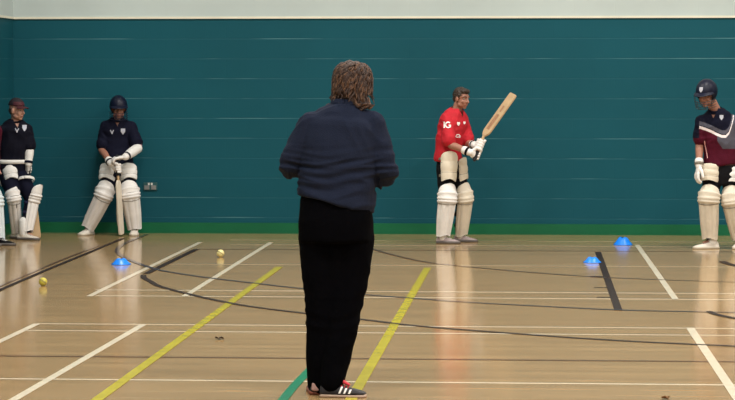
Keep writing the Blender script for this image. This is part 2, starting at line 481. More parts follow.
def lerp(a, b, t): return a * (1 - t) + b * t

def head_mesh(mb, c, f, s=1.0, up=V((0, 0, 1))):
    f, r, u = frame(f, up); ax = (r, f, u)
    mb.ball(c + u * .035 * s - f * .012 * s, (.073 * s, .092 * s, .085 * s), ax, 24, 16)
    mb.ball(c - u * .03 * s + f * .022 * s, (.058 * s, .068 * s, .078 * s), ax, 24, 16)
    mb.ball(c - u * .092 * s + f * .058 * s, (.024 * s, .022 * s, .02 * s), ax)
    for k in (-1, 1):
        mb.ball(c + r * k * .036 * s - u * .028 * s + f * .06 * s, (.022 * s, .02 * s, .022 * s), ax)
        mb.ball(c + r * k * .045 * s - u * .066 * s + f * .02 * s, (.02 * s, .035 * s, .024 * s), ax)
        mb.loft([c + r * k * .012 * s + u * .028 * s + f * .088 * s, c + r * k * .05 * s + u * .026 * s + f * .068 * s], [.010 * s, .009 * s], u, 10)
        mb.ball(c + r * k * .075 * s - u * .008 * s - f * .002 * s, (.012 * s, .02 * s, .033 * s), ax)
        mb.ball(c + r * k * .012 * s - u * .03 * s + f * .096 * s, (.009 * s, .01 * s, .008 * s), ax)
    mb.loft([c + u * .022 * s + f * .085 * s, c - u * .01 * s + f * .1 * s, c - u * .028 * s + f * .112 * s], [.009 * s, .01 * s, .012 * s], r, 10)
    for z, w in ((-.058, .02), (-.07, .018)):
        mb.loft([c + r * w * s + u * z * s + f * .078 * s, c + u * z * s + f * .09 * s, c - r * w * s + u * z * s + f * .078 * s], [.005 * s, .008 * s, .005 * s], u, 8)

def face_parts(root, base, c, f, s=1.0, brow=None, up=V((0, 0, 1))):
    f, r, u = frame(f, up)
    wh = plain('eye white', (168, 158, 150), .3, .02, bump=0); ir = plain('dark iris', (30, 22, 18), .2, .02, bump=0)
    lip = plain('lips', (140, 74, 66), .5, .05, bump=0)
    for k in (-1, 1):
        e = c + r * k * .031 * s + u * .006 * s + f * .0705 * s
        me = MB().ball(e, .0112 * s, (r, u, f), 14, 12).mesh()
        fe = (f + r * k * .1).normalized()
        o = put('eye', me, [wh, ir], root, base)
        ee = e - base
        paint(me, lambda p: 1 if (p - ee).normalized().dot(fe) > .86 else 0)
        if brow:
            put('eyebrow', MB().loft([c + r * k * .014 * s + u * .03 * s + f * .096 * s, c + r * k * .034 * s + u * .035 * s + f * .088 * s, c + r * k * .052 * s + u * .028 * s + f * .072 * s], [.004, .005, .003], u, 8).mesh(), brow, root, base)
    put('mouth', MB().loft([c + r * .022 * s - u * .064 * s + f * .081 * s, c - u * .064 * s + f * .0955 * s, c - r * .022 * s - u * .064 * s + f * .081 * s], [.003 * s, .0045 * s, .003 * s], u, 8).mesh(), lip, root, base)

def open_hand(mb, w, d, n, t, s=1.0, fr=.009, curl=22, cuff=0):
    """w wrist, d to the knuckles, n where the palm faces, t the thumb's side"""
    d = d.normalized(); n = (n - d * n.dot(d)).normalized(); t = (t - d * t.dot(d) - n * t.dot(n)).normalized()
    mb.loft([w, w + d * .03 * s, w + d * .085 * s], [(.026 * s, .018 * s), (.038 * s, .017 * s), (.041 * s, .014 * s)], t, 14)
    for i, L in enumerate((.07, .078, .073, .057)):
        p = w + d * (.086 - .006 * (i == 3)) * s + t * (.031 - .0205 * i) * s
        dd = (d + t * (.10 - .07 * i)).normalized(); pts = [p - dd * .015, p]; rr = [fr * s * 1.05, fr * s * 1.05]; a = math.radians(curl * .5)
        for seg in (.45, .3, .25):
            q = (dd * math.cos(a) + n * math.sin(a)).normalized()
            p = p + q * L * seg * s; pts.append(p); rr.append(rr[-1] * .93); a += math.radians(curl)
        mb.loft(pts, rr, t, 10)
    p = w + d * .022 * s + t * .022 * s + n * .006 * s
    d1 = (d * .62 + t * .75 + n * .25).normalized(); d2 = (d * .9 + t * .32 + n * .3).normalized()
    mb.loft([p, p + d1 * .042 * s, p + d1 * .042 * s + d2 * .03 * s, p + d1 * .042 * s + d2 * .055 * s], [fr * 1.35 * s, fr * 1.15 * s, fr * 1.05 * s, fr * .9 * s], n, 10)

def grip_hand(mb, w, c, ax, q, wrap=1, s=1.0, fr=.009, rh=.017, sp=.021):
    """fingers closed around a handle: c its centre, ax its axis (thumb end), q from the handle to the palm"""
    ax = ax.normalized(); q = (q - ax * q.dot(ax)).normalized(); e = ax.cross(q) * wrap
    pc = c + q * (rh + .013 * s)
    mb.loft([w, lerp(w, pc, .55), pc - e * .006], [(.026 * s, .02 * s), (.036 * s, .019 * s), (.041 * s, .016 * s)], ax, 14)
    for i in range(4):
        R = rh + fr * s * .85; o = ax * (1.5 - i) * sp * s
        pts = []
        for a in (5, 40, 80, 120, 160, 200, 235)[:7 - (i == 3)]:
            a = math.radians(a); RR = R + (.008 * s if a < .8 else 0)
            pts.append(c + o + (q * math.cos(a) + e * math.sin(a)) * RR)
        mb.loft(pts, [fr * s * k for k in (1.1, 1.12, 1.0, 1.02, .95, .92, .8)][:len(pts)], ax, 10)
    o = ax * 2.25 * sp * s; R = rh + fr * s
    pts = [w + (pc - w) * .45 + ax * .018 * s]
    for a in (-25, -70, -115, -150):
        a = math.radians(a); pts.append(c + o * (1 if a > -2 else .95) + (q * math.cos(a) + e * math.sin(a)) * R)
    mb.loft(pts, [fr * 1.4 * s, fr * 1.25 * s, fr * 1.1 * s, fr * s, fr * .9 * s], ax, 10)

def torso(mb, P, C, N, side, s=1.0, infl=0.0, low=-.14, ch=None, w=(.165, .14, .16, .165, .12), d=(.115, .10, .115, .115, .08), n=2.4, neck=True):
    """P pelvis, C chest, N neck base; low: how far it runs below the pelvis"""
    up = (C - P).normalized()
    pts = []; rad = []
    if low < 0:
        pts.append(P + up * low); rad.append((w[0] * s * .93 + infl, d[0] * s * .95 + infl))
    pts += [P, lerp(P, C, .42), C, lerp(C, N, .52), lerp(C, N, .82)]
    rad += [(w[i] * s + infl, d[i] * s + infl) for i in range(5)]
    if neck:
        pts.append(N); rad.append((.062 * s + infl * .6, .06 * s + infl * .6))
    else:
        pts.append(lerp(C, N, 1.03)); rad.append((.070 * s + infl * .6, .064 * s + infl * .6))
    mb.loft(pts, rad, side, 24, n=n, sub=3, ch=ch)

def arm(mb, sh, el, wr, s=1.0, infl=0.0, to=2.0, r=(.052, .049, .040, .041, .027), flare=0.0, seg=16):
    """to: 1 = to the elbow, 2 = to the wrist"""
    pts = [sh, lerp(sh, el, .5), el, lerp(el, wr, .3), wr]; q = [x * s + infl for x in r]
    if to < 1: pts = [sh, lerp(sh, el, to * .5), lerp(sh, el, to)]; q = [q[0], (q[0] + q[1]) / 2, q[1] + flare]
    elif to < 1.05: pts, q = pts[:3], q[:3]
    elif to < 2: pts = pts[:4] + [lerp(el, wr, to - 1)]; q = q[:4] + [lerp(q[3], q[4], to - 1) + flare]
    mb.loft(pts, q, V((0, 0, 1)) if abs((el - sh).normalized().z) < .8 else V((1, 0, 0)), seg, sub=2)

def leg(mb, hp, kn, an, s=1.0, infl=0.0, r=(.085, .076, .056, .056, .037), to=2.0, cap=True):
    pts = [hp, lerp(hp, kn, .5), kn, lerp(kn, an, .32), an]; q = [x * s + infl for x in r]
    if to < 2: pts = pts[:4] + [lerp(kn, an, to - 1)]; q = q[:4] + [lerp(q[3], q[4], to - 1)]
    mb.loft(pts, q, V((1, 0, 0)), 20, sub=2)

def shoe(root, base, an, toe, *a, sh=1.0, **k):
    return shoe_(root, base, an, toe, *a, sh=sh, **k)

def shoe_(root, base, an, toe, L=.27, upper=None, sole=None, s=1.0, h=.085, zoff=0.0, lace=None, name='shoe', sock=None, sh=1.0):
    """an: ankle joint; toe: horizontal direction"""
    d = V((toe.x, toe.y, 0)).normalized(); r = d.cross(V((0, 0, 1)))
    heel = V((an.x, an.y, zoff)) - d * .065 * s
    st = ((0, .030, .055), (.06, .034, .075), (.22, .036, .088), (.42, .040, .07), (.62, .046, .052), (.82, .044, .040), (.95, .032, .030), (1, .014, .022))
    mb = MB()
    vs = []; seg = 20
    for t, w, hh in st:
        for k in range(seg):
            a = 2 * PI * k / seg; x, y = math.cos(a), math.sin(a)
            y2 = y if y > 0 else max(y, -.35) * .5
            vs.append(heel + d * t * L + r * (w * s * math.copysign(abs(x) ** .8, x)) + V((0, 0, .02 + (hh * s - .02) * max(y2, 0) + min(y2, 0) * .03)))
    fs = [(i * seg + k, i * seg + (k + 1) % seg, (i + 1) * seg + (k + 1) % seg, (i + 1) * seg + k) for i in range(len(st) - 1) for k in range(seg)]
    fs += [tuple(reversed(range(seg))), tuple(range((len(st) - 1) * seg, len(st) * seg))]
    mb.add(vs, fs)
    mb.loft([heel + d * .2 * L + V((0, 0, .05)), V((an.x, an.y, an.z + .005)) ], [.036 * s, .044 * s], r, 16)
    me = remesh(mb, .006, 5)
    o = put(name, me, upper, root, base)
    if sock: put('sock', MB().loft([V((an.x, an.y, .06)), V((an.x, an.y, .10)), V((an.x, an.y, .19))], [.043, .047, .048], r, 16).mesh(), sock, root, base)
    vs = []; n = 16
    outl = []
    for t, w, _ in st: outl.append(heel + d * t * L + r * (w * s + .005))
    for t, w, _ in reversed(st): outl.append(heel + d * t * L - r * (w * s + .005))
    k = len(outl)
    vs = [p + V((0, 0, .0015)) for p in outl] + [p + V((0, 0, .016 * sh)) for p in outl] + [p * 1.0 + V((0, 0, .026 * sh)) for p in [lerp(q, heel + d * .5 * L, .03) for q in outl]]
    fs = [tuple(reversed(range(k))), tuple(range(2 * k, 3 * k))]
    for l in (0, 1): fs += [(l * k + i, l * k + (i + 1) % k, (l + 1) * k + (i + 1) % k, (l + 1) * k + i) for i in range(k)]
    put('sole', MB().add(vs, fs).mesh(), sole, o, base).location = (0, 0, 0)
    if lace:
        bv = BVHTree.FromPolygons([v.co + base for v in me.vertices], [tuple(p.vertices) for p in me.polygons])
        for t in (.40, .47, .54, .61):
            pts = []
            for y in (-.024, -.012, 0, .012, .024):
                h0 = bv.ray_cast(heel + d * t * L + r * y * s + V((0, 0, .3)), V((0, 0, -1)))
                if h0[0]: pts.append(h0[0] + V((0, 0, .0015)))
            if len(pts) > 2: put('lace', MB().loft(pts, [.003] * len(pts), d, 6).mesh(), lace, o, base)
    return o, me

def shell(path, rad, fwd, ha, th=.016, nu=34, nv=33, off=None, top_round=.16, bot_arch=0.0, squash=1.0):
    """curved pad: runs along path, wraps +-ha degrees about fwd; off(u, angle) -> relief"""
    path = [V(p) for p in path]; L = [0]
    for a, b in zip(path, path[1:]): L.append(L[-1] + (b - a).length)
    def ev(u):
        x = u * L[-1]
        for i in range(len(path) - 1):
            if x <= L[i + 1] or i == len(path) - 2:
                k = (x - L[i]) / (L[i + 1] - L[i]); return lerp(path[i], path[i + 1], k), rad[i] * (1 - k) + rad[i + 1] * k, (path[i + 1] - path[i]).normalized()
    outer = []; inner = []
    for i in range(nu):
        u0 = i / (nu - 1)
        h = math.radians(ha)
        if top_round and u0 > 1 - top_round:
            k = (u0 - 1 + top_round) / top_round; h *= max(.12, math.sqrt(max(0, 1 - k ** 2.6)))
        for j in range(nv):
            v = j / (nv - 1) * 2 - 1; a = v * h
            u = u0
            if bot_arch and u0 < .2: u = u0 + bot_arch * math.cos(a) ** 4 * (1 - u0 / .2)
            p, r, t = ev(min(u, 1))
            # average the tangent
            _, _, t2 = ev(min(1, u + .08)); _, _, t3 = ev(max(0, u - .08)); t = (t2 + t3).normalized()
            f = (fwd - t * fwd.dot(t)).normalized(); s = t.cross(f)
            o = off(u, a) if off else 0
            edge = th * (1 - .6 * abs(v) ** 8)
            dirv = f * math.cos(a) * squash + s * math.sin(a)
            outer.append(p + dirv * (r + edge + o)); inner.append(p + dirv * r)
    n = nu * nv; fs = grid_faces(nu, nv) + [tuple(reversed(q)) for q in grid_faces(nu, nv, n)]
    for i in range(nu - 1):
        a = i * nv; fs.append((a + nv, a, n + a, n + a + nv)); b = i * nv + nv - 1; fs.append((b, b + nv, n + b + nv, n + b))
    for j in range(nv - 1):
        fs.append((j, n + j, n + j + 1, j + 1)[::-1]); b = (nu - 1) * nv + j; fs.append((b, b + 1, n + b + 1, n + b)[::-1])
    return MB().add(outer + inner, fs)

def ring(c, ax, r, w=.012, t=.003, a0=0, a1=360, fwd=V((0, -1, 0))):
    ax = ax.normalized(); f = (fwd - ax * fwd.dot(ax)).normalized(); s = ax.cross(f)
    n = 24; pts = [c + (f * math.cos(math.radians(a0 + (a1 - a0) * i / n)) + s * math.sin(math.radians(a0 + (a1 - a0) * i / n))) * r for i in range(n + 1)]
    return MB().loft(pts, [(w, t)] * (n + 1), ax, 8, cap=False)

def batting_pad(root, base, an, kn, hp, fwd, mats, w=1.0, top=.17, ha=88, strapm=None, bottom=.02, rollm=None, fw=0.0):
    fwd = V(fwd).normalized()
    up = (hp - kn).normalized()
    low = lerp(an, kn, -bottom / max((kn - an).length, .01))
    sft = fwd * fw
    path = [low + sft, lerp(an, kn, .45) + sft, kn + sft + fwd * .005, kn + up * top * .5 + sft + fwd * .01, kn + up * top + sft + fwd * .004]
    rad = [.058 * w, .074 * w, .082 * w, .085 * w, .076 * w]
    tot = (path[1] - path[0]).length + (path[2] - path[1]).length + top
    uk = ((path[1] - path[0]).length + (path[2] - path[1]).length) / tot
    def off(u, a):
        if u < uk - .06: return .010 * abs(math.sin(a * 4.2 + PI / 2)) ** .6
        if u < uk + .13: return .008 + .014 * abs(math.sin((u - uk + .06) / .19 * PI * 3)) ** .7
        return .006
    mb = shell(path, rad, fwd, ha, .014, 64, 41, off, .17, .05)
    me = mb.mesh(); pad = put('batting_pad', me, mats[0], root, base)
    rm = rollm or mats[0]
    # knee roll piping lines between the rolls
    L = [0, (path[1] - path[0]).length]; L.append(L[1] + (path[2] - path[1]).length)
    for k in (-.055, .005, .07, .135):
        u = (uk + k) * tot
        p = lerp(path[1], path[2], (u - L[1]) / (L[2] - L[1])) if u < L[2] else path[2] + up * (u - L[2])
        put('piping', ring(p, up if u > L[2] else (kn - an), .082 * w + .0225, .0032, .0032, -ha * .95, ha * .95, fwd).mesh(), mats[1], pad, base)
    sm = strapm or mats[1]
    for k, rr in ((.22, .055), (.55, .068), (.86, .07)):
        p = lerp(an, kn, k) + sft * .5
        put('strap', ring(p, kn - an, rr * w + .012, .014, .003, ha * .85, 360 - ha * .85, fwd).mesh(), sm, pad, base)
    return pad

def thigh_pad(root, base, a, b, fwd, mat, r0=.085, r1=.10, ha=75, piping=None, name='thigh_pad'):
    fwd = V(fwd).normalized()
    def off(u, an): return .006 * abs(math.sin(u * PI * 3)) ** .5
    me = shell([a, lerp(a, b, .5), b], [r0, (r0 + r1) / 2 + .004, r1], fwd, ha, .012, 30, 25, off, .3, .08).mesh()
    o = put(name, me, mat, root, base)
    for k in (.3, .62):
        rr = lerp(r0, r1, k) + .0165
        put('stitched_seam', ring(lerp(a, b, k), b - a, rr, .0022, .002, -ha * .9, ha * .9, fwd).mesh(), seam_m, o, base)
    for k in (.2, .75):
        put('strap', ring(lerp(a, b, k), b - a, lerp(r0, r1, k) + .004, .014, .003, ha * .8, 360 - ha * .8, fwd).mesh(), piping, o, base)
    return o

def cast_patch(bv, pts2, o, ux, uy, d, lift=.002):
    """projects outline points (grid) on to a surface along d"""
    out = []
    for x, y in pts2:
        p = o + ux * x + uy * y
        h = bv.ray_cast(p, d, 3.0)
        out.append(h[0] - d * lift if h[0] is not None else None)
    return out

def bvh_of(me, base=V((0, 0, 0))):
    return BVHTree.FromPolygons([v.co + base for v in me.vertices], [tuple(p.vertices) for p in me.polygons])

def decal(name, shape, bv, o, ux, uy, d, mat, root, base, lift=.003):
    """shape: list of (verts2d, faces); lies on the cloth"""
    vs = []; fs = []
    for v2, f2 in shape:
        pr = cast_patch(bv, v2, o, ux, uy, d, lift); off = len(vs)
        good = [p for p in pr if p is not None]
        if not good: continue
        pr = [p if p is not None else min(good, key=lambda g: (g - (o + ux * q[0] + uy * q[1])).length) for p, q in zip(pr, v2)]
        vs += pr; fs += [tuple(i + off for i in f) for f in f2]
    if not vs: print('decal missed', name); return
    return put(name, MB().add(vs, fs).mesh(), mat, root, base, smooth=False)

def sh_grid(x0, y0, x1, y1, n=6, m=6, fn=None):
    v = [(x0 + (x1 - x0) * i / n, y0 + (y1 - y0) * j / m) for i in range(n + 1) for j in range(m + 1)]
    if fn: v = [fn(*p) for p in v]
    return v, [(i * (m + 1) + j, (i + 1) * (m + 1) + j, (i + 1) * (m + 1) + j + 1, i * (m + 1) + j + 1) for i in range(n) for j in range(m)]

def stroke(pts, w):
    v = []; f = []
    for i, p in enumerate(pts):
        a = pts[max(i - 1, 0)]; b = pts[min(i + 1, len(pts) - 1)]; t = V((b[0] - a[0], b[1] - a[1])).normalized()
        v += [(p[0] - t.y * w / 2, p[1] + t.x * w / 2), (p[0] + t.y * w / 2, p[1] - t.x * w / 2)]
    for i in range(len(pts) - 1): f.append((2 * i, 2 * i + 1, 2 * i + 3, 2 * i + 2))
    return v, f

def arc(cx, cy, rx, ry, a0, a1, n=14): return [(cx + rx * math.cos(math.radians(a0 + (a1 - a0) * i / n)), cy + ry * math.sin(math.radians(a0 + (a1 - a0) * i / n))) for i in range(n + 1)]
SHIELD = [sh_grid(-1, -1, 1, 1, 6, 6, lambda x, y: (x * .019 * (1 if y > -.1 else max(.1, 1 + (y + .1) * .95)), y * .024))]
def vmark(s=1.0): return [stroke([(-.016 * s, .02 * s), (-.006 * s, 0), (0, -.02 * s)], .009 * s), stroke([(.016 * s, .02 * s), (.006 * s, 0), (0, -.02 * s)], .009 * s)]

def helmet(root, base, c, f, s=1.0, shellm=None, grillm=None, up=V((0, 0, 1)), emblem=None, grille=True):
    f, r, u = frame(f, up)
    vs = []; n1 = 40; n2 = 18
    def pt(a, t, k=1.0):                                    # a around (0 = front), t from the crown down
        lowr = 1.0
        # lower edge: brow at the front, down over the ears at the side, nape at the back
        ca = math.cos(a)
        zb = .02 if ca > .55 else (-.055 if ca > -.55 else -.05)
        zb = .025 - (.085) * (1 / (1 + math.exp((ca - .45) * 14)))
        tm = math.acos(max(-1, min(1, (zb - .03) / .115)))
        tt = t * tm
        x = math.sin(tt); z = math.cos(tt)
        return c + r * (.098 * s * x * math.sin(a) * k) + f * ((.118 * x * ca - .012) * s * k) + u * ((.03 + .115 * z * k) * s)
    outer = []; inner = []
    for i in range(n2 + 1):
        for j in range(n1):
            a = 2 * PI * j / n1
            outer.append(pt(a, i / n2)); inner.append(pt(a, i / n2, .93))
    m = (n2 + 1) * n1; fs = []
    for i in range(n2):
        for j in range(n1):
            k = (j + 1) % n1
            fs.append((i * n1 + j, i * n1 + k, (i + 1) * n1 + k, (i + 1) * n1 + j)); fs.append((m + i * n1 + j, m + (i + 1) * n1 + j, m + (i + 1) * n1 + k, m + i * n1 + k))
    for j in range(n1):
        k = (j + 1) % n1; a = n2 * n1
        fs.append((a + j, a + k, m + a + k, m + a + j))
    me = MB().add(outer + inner, fs).mesh()
    h = put('helmet', me, shellm, root, base)
    # peak
    v = []; 
    for lay in (0, -.005):
        for i in range(6):
            t = i / 5
            for j in range(17):
                a = math.radians(-68 + 136 * j / 16)
                R = 1 + t * .42 * math.cos(a) ** .7
                v.append(c + r * .1 * s * math.sin(a) * (1 + t * .12) + f * (.118 * math.cos(a) * R - .01) * s + u * ((.034 - t * .018 + .012 * math.cos(a)) * s + lay))
    gf = grid_faces(6, 17); k = 102
    fsp = gf + [tuple(reversed(q)) for q in grid_faces(6, 17, k)]
    for i in range(5): fsp += [(i * 17, (i + 1) * 17, k + (i + 1) * 17, k + i * 17), (i * 17 + 16, k + i * 17 + 16, k + (i + 1) * 17 + 16, (i + 1) * 17 + 16)]
    for j in range(16): fsp.append((5 * 17 + j, 5 * 17 + j + 1, k + 5 * 17 + j + 1, k + 5 * 17 + j))
    put('helmet_peak', MB().add(v, fsp).mesh(), shellm, h, base)
    if grille:
        mb = MB()
        for z, R in ((-.035, 1.0), (-.058, 1.03), (-.082, 1.02), (-.105, .96)):
            pts = []
            for j in range(19):
                a = math.radians(-82 + 164 * j / 18)
                pts.append(c + r * .102 * s * math.sin(a) + f * (.142 * R * max(0, math.cos(a)) ** .8 - .005) * s + u * z * s)
            mb.loft(pts, [.0032] * 19, u, 6)
        for kx in (-.034, .034, -.085, .085):
            fy = .142 * math.sqrt(max(0, 1 - (kx / .105) ** 2))
            mb.loft([c + r * kx * s + f * fy * s * (1.0 if abs(kx) < .05 else 1) + u * (-.03 if abs(kx) < .05 else .01) * s, c + r * kx * s + f * fy * 1.03 * s - u * .06 * s, c + r * kx * .97 * s + f * fy * .95 * s - u * .106 * s], [.003] * 3, f, 6)
        put('face_grille', mb.mesh(), grillm, h, base)
    st = MB()
    for k in (-1, 1):
        st.loft([c + r * k * .082 * s - u * .04 * s, c + r * k * .06 * s - u * .085 * s + f * .03 * s, c - u * .118 * s + f * .05 * s], [(.007, .002)] * 3, f, 8, sub=3)
    put('chin_strap', st.mesh(), grillm, h, base)
    if emblem:
        bv = bvh_of(me, base); e = f
        decal('badge', [(v2, f2) for v2, f2 in SHIELD], bv, c + f * .4 * s + u * .075 * s, r, u, -f, emblem, h, base, .003)
    return h

def cricket_bat(knob, shoulder, toe, face, label, face_m, grip_m, sticker_m=None, edge_m=None, marks=None, width=.054):
    """knob: top of the handle; shoulder: top of the blade; toe: its end; face: the way the flat face looks"""
    ax = (toe - shoulder).normalized(); face = (face - ax * face.dot(ax)).normalized(); sd = ax.cross(face)
    base = V(knob) if knob.z < toe.z else V(toe)
    root = empty('cricket_bat', base, label, 'cricket bat')
    L = (toe - shoulder).length; vs = []
    st = [(0, .020, .012), (.02, .03, .02), (.06, .046, .026), (.12, width, .03), (.4, width, .036), (.62, width, .046), (.8, width, .044), (.93, width, .026), (.985, width * .93, .018), (1, width * .75, .012)]
    for t, w, sp in st:
        c = shoulder + ax * t * L
        for x, y in ((-1, .006), (-.9, .011), (0, .013), (.9, .011), (1, .006), (1, -.010), (.45, -.010 - (sp - .01) * .45), (0, -sp), (-.45, -.010 - (sp - .01) * .45), (-1, -.010)):
            vs.append(c + sd * x * w + face * y)
    n = 10; fs = [(i * n + k, i * n + (k + 1) % n, (i + 1) * n + (k + 1) % n, (i + 1) * n + k) for i in range(len(st) - 1) for k in range(n)]
    fs += [tuple(reversed(range(n))), tuple(range((len(st) - 1) * n, len(st) * n))]
    bl = put('blade', MB().add(vs, fs).mesh(), face_m, root, base, smooth=False)
    hp = [shoulder + ax * .09, shoulder, lerp(shoulder, knob, .35), lerp(shoulder, knob, .97)]
    put('handle', MB().loft(hp, [(.012, .006), (.015, .014), (.0145, .0135), (.0145, .0135)], sd, 16).mesh(), edge_m or face_m, root, base)
    gm = MB(); N = 22
    pts = [lerp(shoulder, knob, .22 + .76 * i / N) for i in range(N + 1)]
    gm.loft(pts, [.0172 + .0012 * (i % 2) for i in range(N + 1)], sd, 16)
    gm.ball(knob, .0195, None, 14, 10)
    put('rubber_grip', gm.mesh(), grip_m, root, base)
    if sticker_m:
        for (t0, t1, x0, x1) in (marks or ((.1, .42, -.6, .6),)):
            v = []
            for a in (0, 1, 2, 3):
                for b in (0, 1, 2, 3, 4):
                    v.append(shoulder + ax * L * (t0 + (t1 - t0) * a / 3) + sd * width * (x0 + (x1 - x0) * b / 4) + face * .0138)
            put('blade_sticker', MB().add(v, grid_faces(4, 5)).mesh(), sticker_m, bl, base, smooth=False)
    return root

def glove(root, base, build, cuff_a, cuff_b, mat, trim, r=.043):
    """build(mb) adds the padded hand; the cuff runs from cuff_a (wrist) back to cuff_b"""
    mb = MB(); build(mb)
    mb.loft([cuff_a, lerp(cuff_a, cuff_b, .6), cuff_b], [r * .85, r * .98, r * 1.05], V((1, 0, 0)), 16)
    me = remesh(mb, .0055, 2)
    g = put('batting_glove', me, mat, root, base)
    put('wrist_strap', ring(lerp(cuff_a, cuff_b, .45), cuff_b - cuff_a, r + .0005, .013, .003).mesh(), trim, g, base)
    return g

def head_neck(mb, N, hc, f, s):
    ff, rr, uu = frame(f)
    mb.loft([N - V((0, 0, .05)), N, lerp(N, hc, .5) - ff * .01, hc - uu * .035 * s - ff * .022 * s], [.062 * s, .056 * s, .053 * s, .055 * s], rr, 18)
    head_mesh(mb, hc, f, s)

# shared materials
skin = plain('fair skin', (182, 136, 118), .55, .06, 25, .05, 120)
skin2 = plain('tanned skin', (156, 108, 90), .55, .06, 25, .05, 120)
white_pu = plain('white padding', (226, 222, 220), .6, .05, 14, .12, 60)
white2 = plain('off white padding', (212, 202, 186), .6, .06, 14, .12, 60)
seam_m = plain('grey seam', (120, 112, 100), .7, .05)
navy = plain('navy fabric', (13, 15, 34), .85, .1, 12, .25, 80, spec=.15)
black_f = plain('black fabric', (12, 12, 16), .85, .1, 12, .25, 80, spec=.15)
navy_gloss = plain('navy helmet shell', (9, 14, 38), .45, .05, 8, .02, spec=.3)
steel = plain('dark steel bars', (70, 72, 78), .4, .05, metal=.7)
white_f = plain('white fabric', (222, 220, 218), .8, .04, 12, .25, 70)
white_shoe = plain('white shoe leather', (214, 206, 196), .5, .05, 12, .1)
sole_grey = plain('grey rubber sole', (96, 90, 88), .7, .08)
sole_w = plain('pale rubber sole', (200, 192, 178), .6, .06)
wood_m = plain('pale willow', (186, 158, 122), .55, .12, 9, .05, 40, stretch=(1, 1, 1))
wood_d = plain('worn willow sticker', (158, 116, 86), .6, .22, 40, .05)
rubber = plain('black rubber grip', (22, 22, 26), .7, .1)
badge_w = plain('white badge print', (176, 178, 192), .6, .02, bump=0)
print_w = plain('white shirt print', (240, 236, 236), .6, .02, bump=0)

def build_person(sp):
    """sp: joints as world points, facing, garments. A = left in the picture, B = right in the picture"""
    base = V(sp['base']); root = empty('person', base, sp['label'], 'person', None)
    s = sp.get('s', 1.0); side = V(sp['side']).normalized()
    J = sp['J']; N, C, P, H = J['neck'], J['chest'], J['pelvis'], J['head']
    mb = MB()
    w = sp.get('w', (.165, .14, .155, .165, .12)); d = sp.get('d', (.11, .095, .11, .115, .08))
    torso(mb, P, C, N, side, s, -.006, low=-.10, w=w, d=d, ch=.03)
    head_neck(mb, N, H, sp['hf'], sp.get('hs', s))
    for X in 'AB':
        sh, el, wr = J['sh' + X], J['el' + X], J['wr' + X]
        mb.loft([lerp(N, C, .25), lerp(lerp(N, C, .2), sh, .6), sh], [.055 * s, .052 * s, .05 * s], V((0, 0, 1)), 14)
        arm(mb, sh, el, wr, s)
        hp, kn, an = J['hip' + X], J['knee' + X], J['ank' + X]
        mb.loft([P + (hp - P) * .5 + V((0, 0, .04)), hp], [.085 * s, .085 * s], side, 16)
        leg(mb, hp, kn, an, s)
        td = V(sp['toe' + X]).normalized()
        mb.loft([an - td * .03 - V((0, 0, .03)), an + td * .03 - V((0, 0, .045)), an + td * .07 - V((0, 0, .055))], [.022, (.022, .018), (.02, .01)], td.cross(V((0, 0, 1))), 12)
        hb = sp['hand' + X]
        hb(mb, .0092, s, 0)
    me = remesh(mb, .0055, 3)
    put('body', me, sp['skin'], root, base)
    face_parts(root, base, H, sp['hf'], sp.get('hs', s), sp.get('brow'))
    return root, base

def neckline(me, N, f, depth=.085, half=.045, top=.02):
    """opens the neck of a garment: a V in front and a round hole above"""
    import bmesh
    f = V(f).normalized(); r = f.cross(V((0, 0, 1)))
    bm = bmesh.new(); bm.from_mesh(me); kill = []
    for fc in bm.faces:
        c = fc.calc_center_median() - N; x = c.dot(r); h = c.z; y = c.dot(f)
        if h > top and math.hypot(x, y) < .13: kill.append(fc)
        elif y > 0 and h > top - depth and abs(x) < half * (h - top + depth) / depth: kill.append(fc)
    bmesh.ops.delete(bm, geom=kill, context='FACES'); bm.to_mesh(me); bm.free(); me.update()

def dray(px, py, Y):
    """a point in front of the cloth and the way to look at it"""
    o = at(px, py, Y - 1.0); return o, (o - V((0, 0, CAM_H))).normalized()

def decal_at(name, shape, bv, px, py, Y, mat, root, base, ux=V((1, 0, 0))):
    o, d = dray(px, py, Y)
    return decal(name, shape, bv, o, ux, V((0, 0, 1)), d, mat, root, base, .004)

def joints(Y, d, **over):
    """d: name -> (px, py, dy); dy is how much farther from the camera than Y"""
    return {k: at(v[0], v[1], Y + v[2]) for k, v in d.items()}

def shirt_mesh(J, side, s, w, d, infl=.02, sleeve=.75, hem=-.10, r=(.052, .049, .040, .041, .027), flare=.006, n=2.3, sl_infl=None, voxel=.007, front=None, vn=(.10, .042, .022)):
    mb = MB()
    P, C, N = J['pelvis'], J['chest'], J['neck']
    torso(mb, P, C, N, side, s, infl, low=hem, w=w, d=d, n=n, ch=.012, neck=False)
    for X in 'AB':
        sh, el, wr = J['sh' + X], J['el' + X], J['wr' + X]
        mb.loft([lerp(N, C, .16), lerp(lerp(N, C, .18), sh, .55), sh], [.056 * s + infl * .6, .056 * s + infl * .6, .052 * s + infl * .6], V((0, 0, 1)), 16)
        arm(mb, sh, el, wr, s, sl_infl if sl_infl is not None else infl * .9, sleeve, r, flare)
    me = remesh(mb, voxel, 5)
    if front is not None: neckline(me, N, front, *vn)
    return me

